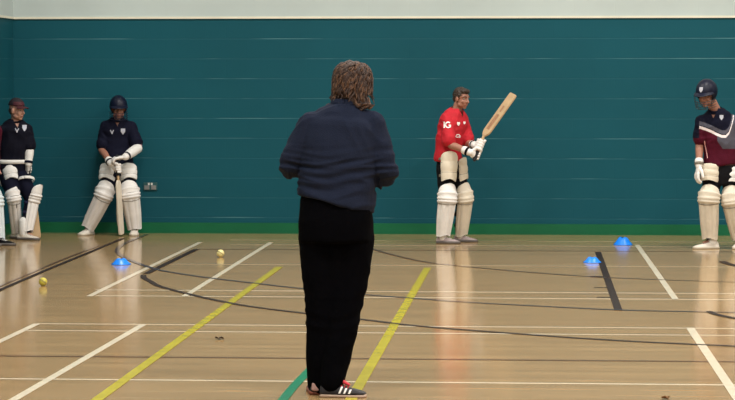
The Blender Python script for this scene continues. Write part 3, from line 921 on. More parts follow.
def trouser_mesh(J, side, s, w, d, infl=.012, r=(.088, .08, .062, .06, .045), to=1.95, top=.06, voxel=.007):
    mb = MB(); P = J['pelvis']; up = (J['chest'] - P).normalized()
    mb.loft([P - up * .12 * s, P - up * .03, P + up * top], [(w[0] * s * .92 + infl, d[0] * s + infl), (w[0] * s + infl, d[0] * s + infl), (w[0] * s * .95 + infl, d[0] * s * .97 + infl)], side, 24, n=2.4, ch=.012)
    for X in 'AB':
        hp, kn, an = J['hip' + X], J['knee' + X], J['ank' + X]
        mb.loft([P + (hp - P) * .5 + V((0, 0, .03)), hp], [.09 * s + infl, .09 * s + infl], side, 16)
        leg(mb, hp, kn, an, s, infl, r, to)
    return remesh(mb, voxel, 5)

def collar_part(root, base, N, side, mat, r=.07, tilt=V((0, -.25, 1))):
    put('collar', ring(N + V((0, 0, .012)), tilt, r, .02, .004).mesh(), mat, root, base)

# ================================================================= coach, seen from behind
Y = 12.6
fwd = V((.12, 1, 0)).normalized(); side = V((1, -.05, 0)).normalized()
J = joints(Y, dict(pelvis=(336, 216, .02), chest=(340, 150, .03), neck=(345, 107, .05), head=(354, 86, .09),
    shA=(312, 125, .02), elA=(290, 166, .02), wrA=(304, 166, .27), shB=(371.5, 125, .02), elB=(386, 174, .02), wrB=(372, 172, .28),
    hipA=(320, 232, .02), kneeA=(325, 318, .03), ankA=(321, 385, .0), hipB=(352, 232, .02), kneeB=(341, 318, -.02), ankB=(332.5, 383, -.1)))
J['ankA'] = at(317, 383, 12.61); J['ankB'].y = 12.49
hA = lambda mb, fr, s, k: open_hand(mb, J['wrA'], V((.5, .8, .25)), V((.6, -.2, -.5)), V((-.2, .3, .9)), s, fr, 40)
hB = lambda mb, fr, s, k: open_hand(mb, J['wrB'], V((-.5, .8, .25)), V((-.6, -.2, -.5)), V((.2, .3, .9)), s, fr, 40)
cw = (.178, .176, .185, .178, .13); cd = (.135, .125, .13, .125, .085)
hf = V((.42, .9, -.05))
g = V((J['ankA'].x, 12.6, 0))
coach, cb = build_person(dict(base=g, label='stocky long-haired person in grey top and black trousers, seen from behind nearest the camera', s=1.0, side=side, J=J,
    w=cw, d=cd, hf=hf, skin=skin, toeA=V((-.05, 1, 0)), toeB=V((1, .25, 0)), handA=hA, handB=hB, hs=1.02))
# long sleeved top
top_m = plain('slate grey marl jersey', (29, 35, 53), .9, .12, 140, .3, 160, spec=.1)
Js = dict(J); Js['pelvis'] = at(335.5, 203, Y + .02)
me = shirt_mesh(Js, V((1, -.05, -.10)), 1.0, cw, (.152, .140, .134, .125, .085), infl=.026, sleeve=1.94, hem=-.0, r=(.06, .060, .050, .048, .034), flare=.002, sl_infl=.014, voxel=.007)
xc_ = Js['pelvis'].x; zt_ = J['chest'].z - .05; zb_ = Js['pelvis'].z
for v in me.vertices:
    if abs(v.co.x - xc_) < .24 and v.co.y < 12.8:
        v.co.z -= .17 * (v.co.x - xc_) * max(0, min(1, (zt_ - v.co.z) / (zt_ - zb_))) ** 1.5
me.update()
f1 = folds(3.5, 26, 2.2); f2 = folds(5, 10, 9.1)
zmid = J['chest'].z
def coach_fold(c):
    k = max(0, min(1, (zmid + .05 - c.z) / .12)); k2 = max(0, min(1, (c.z - J['pelvis'].z + .02) / .1))
    return f1(c) * k * 1.0 + f2(c) * .6 * (1 - k)
wrinkle(me, .013, coach_fold)
put('long_sleeved_top', me, top_m, coach, cb)
# waistband hem
P = J['pelvis']
# trousers: loose, straight
mb = MB()
mb.loft([at(336, 240, Y), at(335.8, 222, Y), at(335.5, 196, Y + .02)], [(.196, .158), (.197, .160), (.180, .142)], side, 28, n=2.5, ch=.012)
mb.loft([at(336.5, 228, Y + .0), at(336.5, 262, Y)], [(.12, .11), (.09, .10)], side, 20)
mb.loft([at(334, 262, Y - .01), at(334, 345, Y - .02)], [(.08, .09), (.03, .06)], side, 16)
TA = [(318, 236, .0, .105), (321, 270, .0, .100), (323, 310, .0, .094), (323, 350, .0, .088), (321.5, 376, .0, .074), (321, 385, .0, .070)]
TB = [(354, 236, .0, .108), (351, 270, .0, .100), (344, 310, -.03, .090), (338, 350, -.06, .080), (334, 375, -.09, .066), (332, 383, -.10, .060)]
for T in (TA, TB):
    mb.loft([at(a, b, Y + c) for a, b, c, r in T], [(r, r * 1.05) for a, b, c, r in T], V((1, 0, 0)), 22, sub=3)
me = remesh(mb, .008, 5)
wrinkle(me, .007, folds(5, 9, 4.0))
put('trousers', me, plain('black tracksuit', (6, 6, 9), 1.0, .1, 20, .3, 60, spec=.03), coach, cb)
# shoes
blk_shoe = plain('black suede', (26, 20, 26), .6, .1, 20, .15); redm = plain('red lining', (200, 40, 60), .6, .05)
gum = plain('brown gum sole', (120, 62, 44), .6, .05); cream_sole = plain('cream midsole', (176, 150, 132), .6, .05)
anB = V((at(332.5, 386, 12.49).x, 12.49, .10)); anA = V((at(316, 388, 12.6).x, 12.61, .10))
so, sm = shoe(coach, cb, anB, V((1, -.06, 0)), .245, blk_shoe, cream_sole, 1.0, name='trainer', lace=redm, sh=.55)
bv = bvh_of(sm, cb)
stripes = []
for k in range(3):
    x = .018 + k * .026
    stripes.append(sh_grid(0, 0, 1, 1, 3, 6, lambda u, v, x=x: (x + u * .011 + v * .018, .022 + v * .042)))
dd = V((1, -.08, 0)).normalized()
decal('white_stripes', stripes, bv, V((anB.x + .015, anB.y - .4, 0)), dd, V((0, 0, 1)), V((0, 1, 0)), print_w, so, cb, .002)
put('heel_tongue', MB().loft([anB + V((.045, 0, .0)), anB + V((.06, 0, -.022)), anB + V((.085, 0, -.036))], [(.022, .010), (.022, .010), (.018, .008)], V((0, 1, 0)), 12).mesh(), redm, so, cb)
so2, sm2 = shoe(coach, cb, anA, V((-.12, 1, 0)), .27, blk_shoe, gum, 1.0, name='trainer', lace=redm, sh=.8)
f_, r_, u_ = frame(V((-.12, 1, 0)))
heelc = V((anA.x, anA.y, 0)) - f_ * .066
put('heel_tab', MB().loft([heelc + V((0, -.004, .032)), heelc + V((0, -.002, .06))], [(.027, .010), (.024, .009)], r_, 14).mesh(), plain('pale heel tab', (190, 150, 145), .6), so2, cb)
# hair: long, wavy, covering ears and nape
hm = plain('wavy brown hair', (58, 40, 34), .7, .35, 60, .5, 90); H = J['head']
F, R, U = frame(hf)
mb = MB()
mb.ball(H + U * .035 - F * .018, (.098, .104, .098), (R, F, U), 28, 18)
mb.ball(H - U * .02 - F * .035, (.100, .08, .085), (R, F, U), 28, 18)
mb.loft([H - U * .0 - F * .05, H - U * .07 - F * .05, H - U * .105 - F * .055], [(.095, .05), (.10, .045), (.105, .03)], R, 20)
me = remesh(mb, .007, 3)
wrinkle(me, .007, lambda c: noise.noise(V((c.x * 38, c.y * 38, c.z * 16))) * 1.5)
hair = put('hair', me, hm, coach, cb)
light = plain('light brown hair strands', (90, 62, 44), .7, .3, 60, .4, 90)
rnd = random.Random(3)
mbs = [MB(), MB()]
for i in range(330):
    a = rnd.uniform(-2.35, 2.35); el = rnd.uniform(-.2, 1.45)           # around from the back
    dirv = (-F * math.cos(a) + R * math.sin(a))
    p = H + U * (.03 + .097 * math.sin(el)) + dirv * (.100 * math.cos(el)) - F * .018
    ln = rnd.uniform(.06, .13); pts = [p]; ph = rnd.uniform(0, 6.28); sway = rnd.uniform(.004, .011)
    tdir = dirv.cross(U).normalized()
    for k in range(1, 8):
        t = k / 7; z = p - U * ln * t * (1 if el < .8 else .6)
        # stay outside the head
        h = (z - H).dot(U); rr = .104 if h < .04 else math.sqrt(max(.0001, .104 ** 2 - min(.1039, h - .035) ** 2))
        out = max(rr, .02) + (.012 * max(0, t - .55) / .45 if h < -.06 else 0)
        q = H - F * .018 + U * h + dirv * out
        q += tdir * sway * math.sin(t * 9 + ph)
        q += dirv * .005 * math.cos(t * 8 + ph)
        pts.append(q)
    if (pts[-1] - H).dot(U) < -.125: continue
    mbs[i % 3 == 0].loft(pts, [(.0045, .003)] * 7 + [(.002, .0015)], tdir, 5, cap=False)
for side_k in (-1, 1):                                                   # ends that flick out over the collar
    for i in range(26):
        t0 = rnd.uniform(0, 1)
        p = H - U * rnd.uniform(.06, .09) + R * side_k * (.05 + .05 * t0) - F * (.02 + .06 * (1 - t0))
        q1 = p - U * .03 + R * side_k * .012 - F * .006; q2 = q1 - U * .012 + R * side_k * .02 - F * .008; q3 = q2 + U * .008 + R * side_k * .014
        mbs[i % 2].loft([p, q1, q2, q3], [.006, .006, .005, .002], F, 6, sub=3)
put('hair_locks', mbs[0].mesh(), hm, hair, cb); put('light_hair_locks', mbs[1].mesh(), light, hair, cb)
put('shirt_collar', ring(J['neck'] + V((.0, -.0, .0)), V((.15, .3, 1)), .076, .022, .006).mesh(), top_m, coach, cb)

# ================================================================= batter in red
Y = 24.45
f = V((.75, -.66, 0)).normalized(); _, r, _ = frame(f); side = -r
J = joints(Y, dict(pelvis=(449.5, 166, 0), chest=(450, 137, -.01), neck=(457, 109.8, -.01), head=(461.5, 98.5, -.04),
    shA=(446.5, 119, -.11), elA=(449.5, 144, -.2), wrA=(466, 154, -.3), shB=(462.5, 119.5, .12), elB=(467.5, 143, .03), wrB=(474, 150, -.16),
    hipA=(445.5, 170, -.06), kneeA=(446, 200, -.14), ankA=(442.5, 234, -.1), hipB=(456, 170, .07), kneeB=(463, 199, .05), ankB=(460, 233, .14)))
knob = at(474.5, 159.5, Y - .27); shd = at(484, 135.5, Y - .24); toe = at(513.5, 94, Y - .18)
ba = (shd - knob).normalized()
gripA = lerp(knob, shd, .22); gripB = lerp(knob, shd, .62)
qA = (J['wrA'] - gripA); qB = V((.3, .1, -1)) * -1
J['wrA'] = gripA + (V((-.85, -.35, .1)) - ba * V((-.85, -.35, .1)).dot(ba)).normalized() * .075 - ba * .01
J['wrB'] = gripB + (V((-.7, .6, -.2)) - ba * V((-.7, .6, -.2)).dot(ba)).normalized() * .08 - ba * .02
hA = lambda mb, fr, s, k: grip_hand(mb, J['wrA'], gripA, ba, J['wrA'] - gripA, -1, s, fr)
hB = lambda mb, fr, s, k: grip_hand(mb, J['wrB'], gripB, ba, J['wrB'] - gripB, 1, s, fr)
w = (.15, .135, .15, .16, .12); d = (.105, .095, .105, .11, .08)
base = V((J['ankA'].x, Y, 0)); hf = V((.72, -.66, -.12))
hairm = plain('dark brown hair', (48, 34, 26), .55, .3, 60, .4, 90)
red, rb = build_person(dict(base=base, label='young person in red shirt, black trousers and white pads, holding a raised bat', s=.92, side=side, J=J, w=w, d=d,
    hf=hf, hs=.90, skin=skin2, toeA=V((1, -.25, 0)), toeB=V((1, -.1, 0)), handA=hA, handB=hB, brow=hairm))
red_m = plain('red jersey', (182, 12, 34), .8, .08, 14, .25, 90)
Js = dict(J); Js['pelvis'] = at(448, 158.5, Y)
me = shirt_mesh(Js, side, .92, w, d, .02, .82, -.03, flare=.012, front=f)
wrinkle(me, .009, folds(7, 10, 3.3))
sm_ = me
put('red_shirt', me, red_m, red, rb); shirt_o = red.children[-1] if False else bpy.data.objects['red_shirt']
bv = bvh_of(me, rb)
LR = V((.93, -.2, 0)).normalized(); dn = V((0, 1, 0))
I = [sh_grid(-.040, -.032, -.026, .032, 2, 5)]
Gs = [stroke(arc(.006, 0, .026, .027, 45, 325, 18), .013), stroke([(.012, -.004), (.034, -.004)], .012), stroke([(.029, -.026), (.029, -.002)], .011)]
decal_at('sleeve_lettering', I + Gs, bv, 447.5, 124.8, Y, print_w, shirt_o, rb)
for px, py, sc in ((458.5, 124, .8), (464.5, 123, .6)):
    decal_at('shirt_badge', [([(x * sc, y * sc) for x, y in v], ff) for v, ff in SHIELD], bv, px, py, Y, print_w, shirt_o, rb)
decal_at('shirt_emblem', [stroke(arc(0, 0, .022, .02, -40, 160, 10), .008), stroke([(-.024, 0), (-.008, -.008), (.016, -.002)], .008)], bv, 458, 136.5, Y, print_w, shirt_o, rb)
put('collar', ring(J['neck'] + V((0, 0, -.002)), V((.25, -.25, 1)), .066, .016, .005, fwd=f).mesh(), plain('dark red collar', (120, 14, 30), .7), shirt_o, rb)
me = trouser_mesh(J, side, .92, w, d, .010, (.092, .082, .06, .058, .045))
wrinkle(me, .005, folds(7, 8, 6.3)); put('trousers', me, black_f, red, rb)
# hair
H = J['head']; F, R, U = frame(hf); s = .90
mb = MB(); mb.ball(H + U * .042 * s - F * .02 * s, (.081 * s, .094 * s, .088 * s), (R, F, U), 24, 16)
mb.ball(H + U * .085 * s + F * .045 * s, (.06 * s, .045 * s, .032 * s), (R, F, U), 20, 12)
mb.ball(H - U * .005 - F * .055 * s, (.068 * s, .05 * s, .06 * s), (R, F, U), 20, 12)
me = remesh(mb, .006, 2); wrinkle(me, .005, lambda c: noise.noise(c * 70) * 1.4)
put('hair', me, hairm, red, rb)
# pads, thigh pads
padf = V((.55, -.84, 0)); padB = V((.8, -.6, 0))
batting_pad(red, rb, J['ankA'], J['kneeA'], J['hipA'], padf, (white_pu, seam_m), .98, .15, 92, black_f)
batting_pad(red, rb, J['ankB'], J['kneeB'], J['hipB'], padB, (white2, seam_m), .94, .15, 92, black_f)
tm = plain('ivory thigh guard', (214, 204, 186), .6, .05, 12, .12)
thigh_pad(red, rb, at(447.5, 182, Y - .13), at(448, 152, Y - .09), V((.3, -1, 0)), tm, .080, .096, 60, seam_m)
thigh_pad(red, rb, at(460, 181, Y + .05), at(456.5, 158, Y + .04), V((.95, -.4, 0)), tm, .070, .084, 66, seam_m)
# gloves and arms
glove(red, rb, lambda mb: grip_hand(mb, J['wrA'], gripA, ba, J['wrA'] - gripA, -1, 1.05, .0135, .018, .024), J['wrA'], lerp(J['wrA'], J['elA'], .25), white_pu, black_f, .042)
glove(red, rb, lambda mb: grip_hand(mb, J['wrB'], gripB, ba, J['wrB'] - gripB, 1, 1.05, .0135, .018, .024), J['wrB'], lerp(J['wrB'], J['elB'], .25), white_pu, black_f, .042)
gshoe = plain('grey mauve shoe', (158, 142, 142), .6, .08, 12, .1)
shoe(red, rb, V((J['ankA'].x, J['ankA'].y, .10)), V((1, -.12, 0)), .245, gshoe, sole_grey, .95, lace=white_f, sock=white_f)
shoe(red, rb, V((J['ankB'].x, J['ankB'].y, .10)), V((1, -.05, 0)), .245, gshoe, sole_grey, .95, lace=white_f, sock=white_f)
cricket_bat(knob, shd, toe, V((-.62, -.62, .43)), 'wooden cricket bat raised in the hands of the red shirted person', wood_m, rubber, wood_d, wood_m,
    marks=((.14, .50, -.35, .45), (.56, .70, -.2, .3)))

# ================================================================= helmeted batter leaning on the wall
Y = 25.42
f = V((.1, -1, 0)).normalized(); side = V((1, .1, 0)).normalized()
J = joints(Y, dict(pelvis=(119, 168, .06), chest=(118, 140, .14), neck=(118, 119, .11), head=(118.5, 108.5, .06),
    shA=(106, 126.5, .13), elA=(101.5, 149, .05), wrA=(110, 158, -.16), shB=(131, 127, .13), elB=(138, 148, .03), wrB=(125.5, 156.5, -.17),
    hipA=(112, 171, .05), kneeA=(104.5, 196, -.05), ankA=(89, 226.5, .03), hipB=(126, 171, .05), kneeB=(130.5, 196, -.05), ankB=(134.5, 227, .04)))
knob = at(117, 156.5, Y - .23); shd = at(118.2, 180, Y - .21); toe = at(121.5, 234.3, Y - .14)
toe.z = max(toe.z, .003)
ba = (knob - shd).normalized()
gA = lerp(knob, shd, .50); gB = lerp(knob, shd, .08)
J['wrA'] = gA + V((-.075, .02, .05)); J['wrB'] = gB + V((.085, .01, .015))
hA = lambda mb, fr, s, k: grip_hand(mb, J['wrA'], gA, ba, V((-.6, .8, 0)), -1, s, fr)
hB = lambda mb, fr, s, k: open_hand(mb, J['wrB'], V((-1, -.1, -.1)), V((0, .15, -1)), V((0, .8, .2)), s, fr, 32)
w = (.15, .14, .16, .17, .125); d = (.11, .10, .11, .11, .08)
base = V((J['pelvis'].x, Y, 0)); hf = V((.22, -1, -.18))
ln, lb = build_person(dict(base=base, label='helmeted person in navy polo shirt and white pads leaning against the teal wall', s=.92, side=side, J=J, w=w, d=d,
    hf=hf, hs=.92, skin=skin2, toeA=V((-.25, -1, 0)), toeB=V((.25, -1, 0)), handA=hA, handB=hB, brow=hairm))
me = shirt_mesh(J, side, .92, w, d, .018, .78, -.05, flare=.01, front=f)
wrinkle(me, .009, folds(7, 9, 1.3)); so = put('navy_polo_shirt', me, navy, ln, lb)
bv = bvh_of(me, lb); up = V((0, 0, 1))
decal_at('shirt_badge', [([(x * 1.25, y * 1.3) for x, y in v], ff) for v, ff in SHIELD], bv, 123, 131.5, Y, badge_w, so, lb)
decal_at('shirt_emblem', vmark(1.1), bv, 112, 132, Y, badge_w, so, lb)
put('collar', ring(J['neck'] + V((0, .0, -.004)), V((0, -.35, 1)), .066, .016, .005, fwd=f).mesh(), navy, so, lb)
me = trouser_mesh(J, side, .92, w, d, .010); wrinkle(me, .005, folds(7, 8, 6.3)); put('trousers', me, navy, ln, lb)
H = J['head']
helmet(ln, lb, H, hf, .98, navy_gloss, plain('navy grille', (30, 34, 56), .4, .05, metal=.4))
batting_pad(ln, lb, J['ankA'], J['kneeA'], J['hipA'], V((-.15, -1, .25)), (white_pu, seam_m), 1.0, .14, 88, navy)
batting_pad(ln, lb, J['ankB'], J['kneeB'], J['hipB'], V((.1, -1, .22)), (white_pu, seam_m), 1.0, .14, 88, navy)
thigh_pad(ln, lb, at(107, 181, Y - .02), at(110, 166, Y + .04), V((-.1, -1, .2)), white_f, .078, .090, 82, navy)
thigh_pad(ln, lb, at(129, 181, Y - .02), at(127.5, 166, Y + .04), V((.1, -1, .2)), white_f, .078, .090, 82, navy)
glove(ln, lb, lambda mb: grip_hand(mb, J['wrA'], gA, ba, V((-.6, .8, 0)), -1, 1.05, .0135, .018, .024), J['wrA'], lerp(J['wrA'], J['elA'], .22), white_pu, navy, .042)
glove(ln, lb, lambda mb: open_hand(mb, J['wrB'], V((-1, -.1, -.1)), V((0, .15, -1)), V((0, .8, .2)), 1.08, .0145, 32), J['wrB'], lerp(J['wrB'], J['elB'], .25), white_pu, navy, .044)
ag = MB().loft([lerp(J['elB'], J['wrB'], .05), lerp(J['elB'], J['wrB'], .45), lerp(J['elB'], J['wrB'], .85)], [.054, .053, .046], V((0, 0, 1)), 20)
put('forearm_guard', remesh(ag, .007, 3), white_f, ln, lb)
put('sleeve_badge', ring(lerp(J['shB'], J['elB'], .93), J['elB'] - J['shB'], .046, .014, .003).mesh(), plain('pink band', (190, 150, 160), .7), ln, lb)
for X, t in (('A', V((-.35, -1, 0))), ('B', V((.12, -1, 0)))):
    shoe(ln, lb, V((J['ank' + X].x, J['ank' + X].y, .095)), t, .26, white_shoe, sole_w, 1.02, lace=seam_m, sock=white_f)
cricket_bat(knob, shd, toe, V((1, -.25, 0)), 'pale cricket bat stood upright on its toe between the pads of the leaning batter', white2, rubber, None, wood_m)

# ================================================================= person in a cap at the left
Y = 24.75
f = V((.35, -.94, 0)).normalized(); side = V((1, .3, 0)).normalized()
J = joints(Y, dict(pelvis=(12, 168, 0), chest=(14, 142, .0), neck=(16, 120.5, 0), head=(17, 110.5, -.04),
    shA=(4.5, 130, -.06), elA=(0.5, 152, .02), wrA=(0, 172, -.05), shB=(27, 130, .05), elB=(29.5, 149.5, 0), wrB=(28, 163, -.1),
    hipA=(6.5, 171, -.02), kneeA=(14, 199, -.14), ankA=(16.5, 231, .02), hipB=(18.5, 171, .02), kneeB=(31, 199, -.06), ankB=(26.5, 230, -.12)))
knob = at(28, 162, Y + .02); shd = at(30, 186, Y + .03); toe = at(36, 239.5, Y + .05); toe.z = max(toe.z, .003)
ba = (knob - shd).normalized(); gB = lerp(knob, shd, .3)
J['wrB'] = gB + V((.01, -.06, .055))
hA = lambda mb, fr, s, k: open_hand(mb, J['wrA'], V((.35, -.2, -1)), V((.2, 1, 0)), V((.9, -.1, 0)), s, fr, 22)
hB = lambda mb, fr, s, k: grip_hand(mb, J['wrB'], gB, ba, V((0, -1, 0)), -1, s, fr)
w = (.15, .14, .155, .165, .12)
base = V((J['pelvis'].x, Y, 0)); hf = V((.88, -.5, -.05))
cp, pb = build_person(dict(base=base, label='person in dark cap, dark polo shirt and white pads, standing by the left corner', s=.92, side=side, J=J, w=w, d=d,
    hf=hf, hs=.88, skin=skin, toeA=V((1, -.3, 0)), toeB=V((1, -.3, 0)), handA=hA, handB=hB, brow=hairm))
navy_k = plain('near black navy polo', (11, 12, 26), .85, .1, 12, .25, 80, spec=.15)
me = shirt_mesh(J, side, .92, w, d, .018, .8, -.02, flare=.01, front=f)
wrinkle(me, .009, folds(7, 9, 8.3)); so = put('dark_polo_shirt', me, [navy_k, plain('maroon side panel', (88, 22, 40), .8, .08, 12, .2)], cp, pb)
xl = J['shA'].x - pb.x - .02
paint(me, lambda c: 1 if c.x < xl - .015 + .05 * max(0, c.z - 1.1) and c.z < 1.25 else 0)
bv = bvh_of(me, pb)
decal_at('shirt_badge', [([(x * 1.2, y * 1.35) for x, y in v], ff) for v, ff in SHIELD], bv, 24.5, 128, Y, badge_w, so, pb)
decal_at('shirt_emblem', vmark(1.1), bv, 17, 130.5, Y, badge_w, so, pb)
put('collar', ring(J['neck'] + V((0, .0, -.004)), V((0, -.3, 1)), .064, .016, .005, fwd=f).mesh(), navy_k, so, pb)
me = trouser_mesh(J, side, .92, w, d, .010); wrinkle(me, .005, folds(7, 8, 2.3)); put('trousers', me, navy, cp, pb)
# cap
H = J['head']; F, R, U = frame(hf); s = .9
capm = plain('black cap cloth', (26, 16, 26), .75, .1); capr = plain('maroon cap panel', (66, 14, 28), .75, .1)
vs = []; n1, n2 = 32, 12
for k in (1.0, .94):
    for i in range(n2 + 1):
        t = i / n2 * 1.45
        for j in range(n1):
            a = 2 * PI * j / n1
            vs.append(H + U * (.045 + .104 * math.cos(t) * k) * s + R * .084 * s * math.sin(t) * math.sin(a) * k + F * (.104 * math.sin(t) * math.cos(a) * k - .012) * s)
fs = []; m_ = (n2 + 1) * n1
for i in range(n2):
    for j in range(n1):
        k = (j + 1) % n1
        fs += [(i * n1 + j, i * n1 + k, (i + 1) * n1 + k, (i + 1) * n1 + j), (m_ + i * n1 + j, m_ + (i + 1) * n1 + j, m_ + (i + 1) * n1 + k, m_ + i * n1 + k)]
for j in range(n1):
    k = (j + 1) % n1; a = n2 * n1; fs.append((a + j, a + k, m_ + a + k, m_ + a + j))
me = MB().add(vs, fs).mesh(); cap = put('cap', me, [capm, capr], cp, pb)
Hl = H - pb
paint(me, lambda c: 1 if (c - Hl).dot(U) < .10 * s and (c - Hl).dot(U) > .05 and (c - Hl).dot(R) > -.06 and (c - Hl).dot(F) > .0 else 0)
v = []
for lay in (0, -.004):
    for i in range(6):
        t = i / 5
        for j in range(15):
            a = math.radians(-62 + 124 * j / 14)
            v.append(H + R * .084 * s * math.sin(a) * (1 + .06 * t) + F * (.104 * math.cos(a) - .012 + t * .07 * math.cos(a) ** .6) * s + U * ((.052 - .012 * t - .02 * t * math.sin(a) ** 2) * s + lay))
fsp = grid_faces(6, 15) + [tuple(reversed(q)) for q in grid_faces(6, 15, 90)]
for i in range(5): fsp += [(i * 15, (i + 1) * 15, 90 + (i + 1) * 15, 90 + i * 15), (i * 15 + 14, 90 + i * 15 + 14, 90 + (i + 1) * 15 + 14, (i + 1) * 15 + 14)]
for j in range(14): fsp.append((75 + j, 76 + j, 90 + 76 + j, 90 + 75 + j))
put('cap_peak', MB().add(v, fsp).mesh(), capr, cap, pb)
mb = MB().ball(H - U * .002 * s - F * .045 * s, (.073 * s, .056 * s, .058 * s), (R, F, U), 20, 12); me = remesh(mb, .006, 2)
wrinkle(me, .004, lambda c: noise.noise(c * 70)); put('hair', me, hairm, cp, pb)
liner = plain('navy pad lining', (28, 26, 66), .7, .1)
batting_pad(cp, pb, J['ankA'], J['kneeA'], J['hipA'], V((.15, -1, .1)), (white_pu, seam_m), .66, .15, 80, liner)
batting_pad(cp, pb, J['ankB'], J['kneeB'], J['kneeB'] + V((.08, 0, .3)), V((1, -.3, 0)), (white_pu, seam_m), .78, .17, 80, liner)
thigh_pad(cp, pb, at(12, 181, Y - .08), at(9, 164, Y - .02), V((.15, -1, .1)), white_f, .07, .082, 60, white_f)
put('thigh_strap', ring(at(26, 180, Y - .03), J['kneeB'] - J['hipB'] + V((-.12, 0, .1)), .088, .016, .003).mesh(), white_f, cp, pb)
put('waistband', MB().loft([at(12, 163.5, Y), at(12, 159.5, Y)], [(.163, .125), (.163, .125)], side, 28, n=2.4, cap=False).mesh(), white_f, cp, pb)
glove(cp, pb, lambda mb: grip_hand(mb, J['wrB'], gB, ba, V((0, -1, 0)), -1, 1.0, .013, .018, .023), J['wrB'], lerp(J['wrB'], J['elB'], .3), white_pu, navy, .04)
glove(cp, pb, lambda mb: open_hand(mb, J['wrA'], V((.35, -.2, -1)), V((.2, 1, 0)), V((.9, -.1, 0)), 1.05, .0135, 22), J['wrA'], lerp(J['wrA'], J['elA'], .25), white_pu, navy, .04)
put('forearm_guard', remesh(MB().loft([lerp(J['elB'], J['wrB'], .0), lerp(J['elB'], J['wrB'], .35), lerp(J['elB'], J['wrB'], .7)], [.048, .047, .04], V((1, 0, 0)), 18), .007, 2), white_f, cp, pb)
shoe(cp, pb, V((J['ankA'].x, J['ankA'].y, .095)), V((1, -.35, 0)), .25, white_shoe, sole_grey, .95, lace=seam_m, sock=white_f)
shoe(cp, pb, V((J['ankB'].x - .03, J['ankB'].y - .02, .095)), V((1, -.3, 0)), .25, white_shoe, sole_grey, .95, lace=seam_m, sock=white_f)
cricket_bat(knob, shd, toe, V((.5, -1, 0)), 'cricket bat standing behind the right pad of the person in the cap', wood_m, rubber, None, wood_m)

# ================================================================= person cut off by the left edge
Y = 23.75
f = V((.85, -.5, 0)).normalized(); side = V((.5, .85, 0)).normalized()
J = joints(Y, dict(pelvis=(-14, 170, 0), chest=(-14, 142, .0), neck=(-13, 119, 0), head=(-11, 103, -.02),
    shA=(-17, 125, -.11), elA=(-17, 150, -.17), wrA=(-12, 168, -.2), shB=(-10, 125, .10), elB=(-12, 149, .14), wrB=(-6, 166, .1),
    hipA=(-17, 174, -.07), kneeA=(-14, 204, -.1), ankA=(-17, 238, -.08), hipB=(-11, 174, .07), kneeB=(-6.5, 204, .05), ankB=(-2.5, 238.5, .04)))
hA = lambda mb, fr, s, k: open_hand(mb, J['wrA'], V((.2, 0, -1)), V((0, 1, 0)), V((.9, -.1, 0)), s, fr, 22)
hB = lambda mb, fr, s, k: open_hand(mb, J['wrB'], V((.15, 0, -1)), V((0, -1, 0)), V((.9, -.1, 0)), s, fr, 22)
base = V((J['pelvis'].x, Y, 0)); hf = V((.9, -.4, -.05))
fl, flb = build_person(dict(base=base, label='person mostly cut off by the left edge, only a white pad and dark shoe showing', s=.92, side=side, J=J, w=w, d=d,
    hf=hf, hs=.9, skin=skin, toeA=V((1, -.2, 0)), toeB=V((1, -.2, 0)), handA=hA, handB=hB, brow=hairm))
maroon = plain('maroon jersey', (72, 12, 32), .85, .1, 12, .25, 90, spec=.15)
me = shirt_mesh(J, side, .92, w, d, .018, .8, -.02, flare=.01, front=f); wrinkle(me, .009, folds(7, 9, 5.3)); put('polo_shirt', me, maroon, fl, flb)
me = trouser_mesh(J, side, .92, w, d, .010); put('trousers', me, navy, fl, flb)
mb = MB(); F, R, U = frame(hf); H = J['head']; mb.ball(H + U * .042 - F * .02, (.074, .088, .08), (R, F, U), 24, 16); mb.ball(H - F * .05, (.066, .05, .06), (R, F, U), 20, 12)
me = remesh(mb, .006, 2); wrinkle(me, .004, lambda c: noise.noise(c * 70)); put('hair', me, hairm, fl, flb)
pale_pad = plain('pale blue white padding', (205, 215, 220), .6, .05, 14, .12, 60)
for X in 'AB':
    batting_pad(fl, flb, J['ank' + X], J['knee' + X], J['hip' + X], V((.7, -.7, 0)), (pale_pad, seam_m), .9, .14, 88, navy)
    shoe(fl, flb, V((J['ank' + X].x + .0, J['ank' + X].y, .095)), V((1, -.25, 0)), .26, black_f, sole_grey, .95, lace=white_f, sock=white_f)

# ================================================================= helmeted batter in maroon at the right
Y = 23.8
f = V((-.3, -.95, 0)).normalized(); side = V((.97, -.2, 0)).normalized()
J = joints(Y, dict(pelvis=(722.5, 172, 0), chest=(720, 141, .0), neck=(715.5, 110.5, -.01), head=(706.5, 94.5, -.09),
    shA=(702, 121.5, -.03), elA=(699.5, 144, -.02), wrA=(699, 166, -.1), shB=(735.5, 122, .06), elB=(743, 146, .06), wrB=(741, 167, -.08),
    hipA=(713, 176, -.02), kneeA=(709, 200, -.08), ankA=(710, 237, -.03), hipB=(731.5, 176, .02), kneeB=(732.5, 202, -.06), ankB=(739.5, 237, .02)))
hA = lambda mb, fr, s, k: open_hand(mb, J['wrA'], V((-.22, -.15, -1)), V((.9, .3, 0)), V((.3, -.95, 0)), s, fr, 26)
hB = lambda mb, fr, s, k: open_hand(mb, J['wrB'], V((.1, -.15, -1)), V((-.9, .3, 0)), V((-.3, -.95, 0)), s, fr, 26)
w = (.165, .155, .17, .175, .125); d = (.115, .105, .115, .115, .08)
base = V((J['pelvis'].x, Y, 0)); hf = V((-.5, -.84, -.30))
rt, tb = build_person(dict(base=base, label='helmeted person in navy and maroon shirt with white stripe, standing at the right edge', s=.97, side=side, J=J, w=w, d=d,
    hf=hf, hs=.98, skin=skin2, toeA=V((-1, -.35, 0)), toeB=V((-.3, -1, 0)), handA=hA, handB=hB, brow=hairm))
Js = dict(J); Js['pelvis'] = at(721.5, 163, Y)
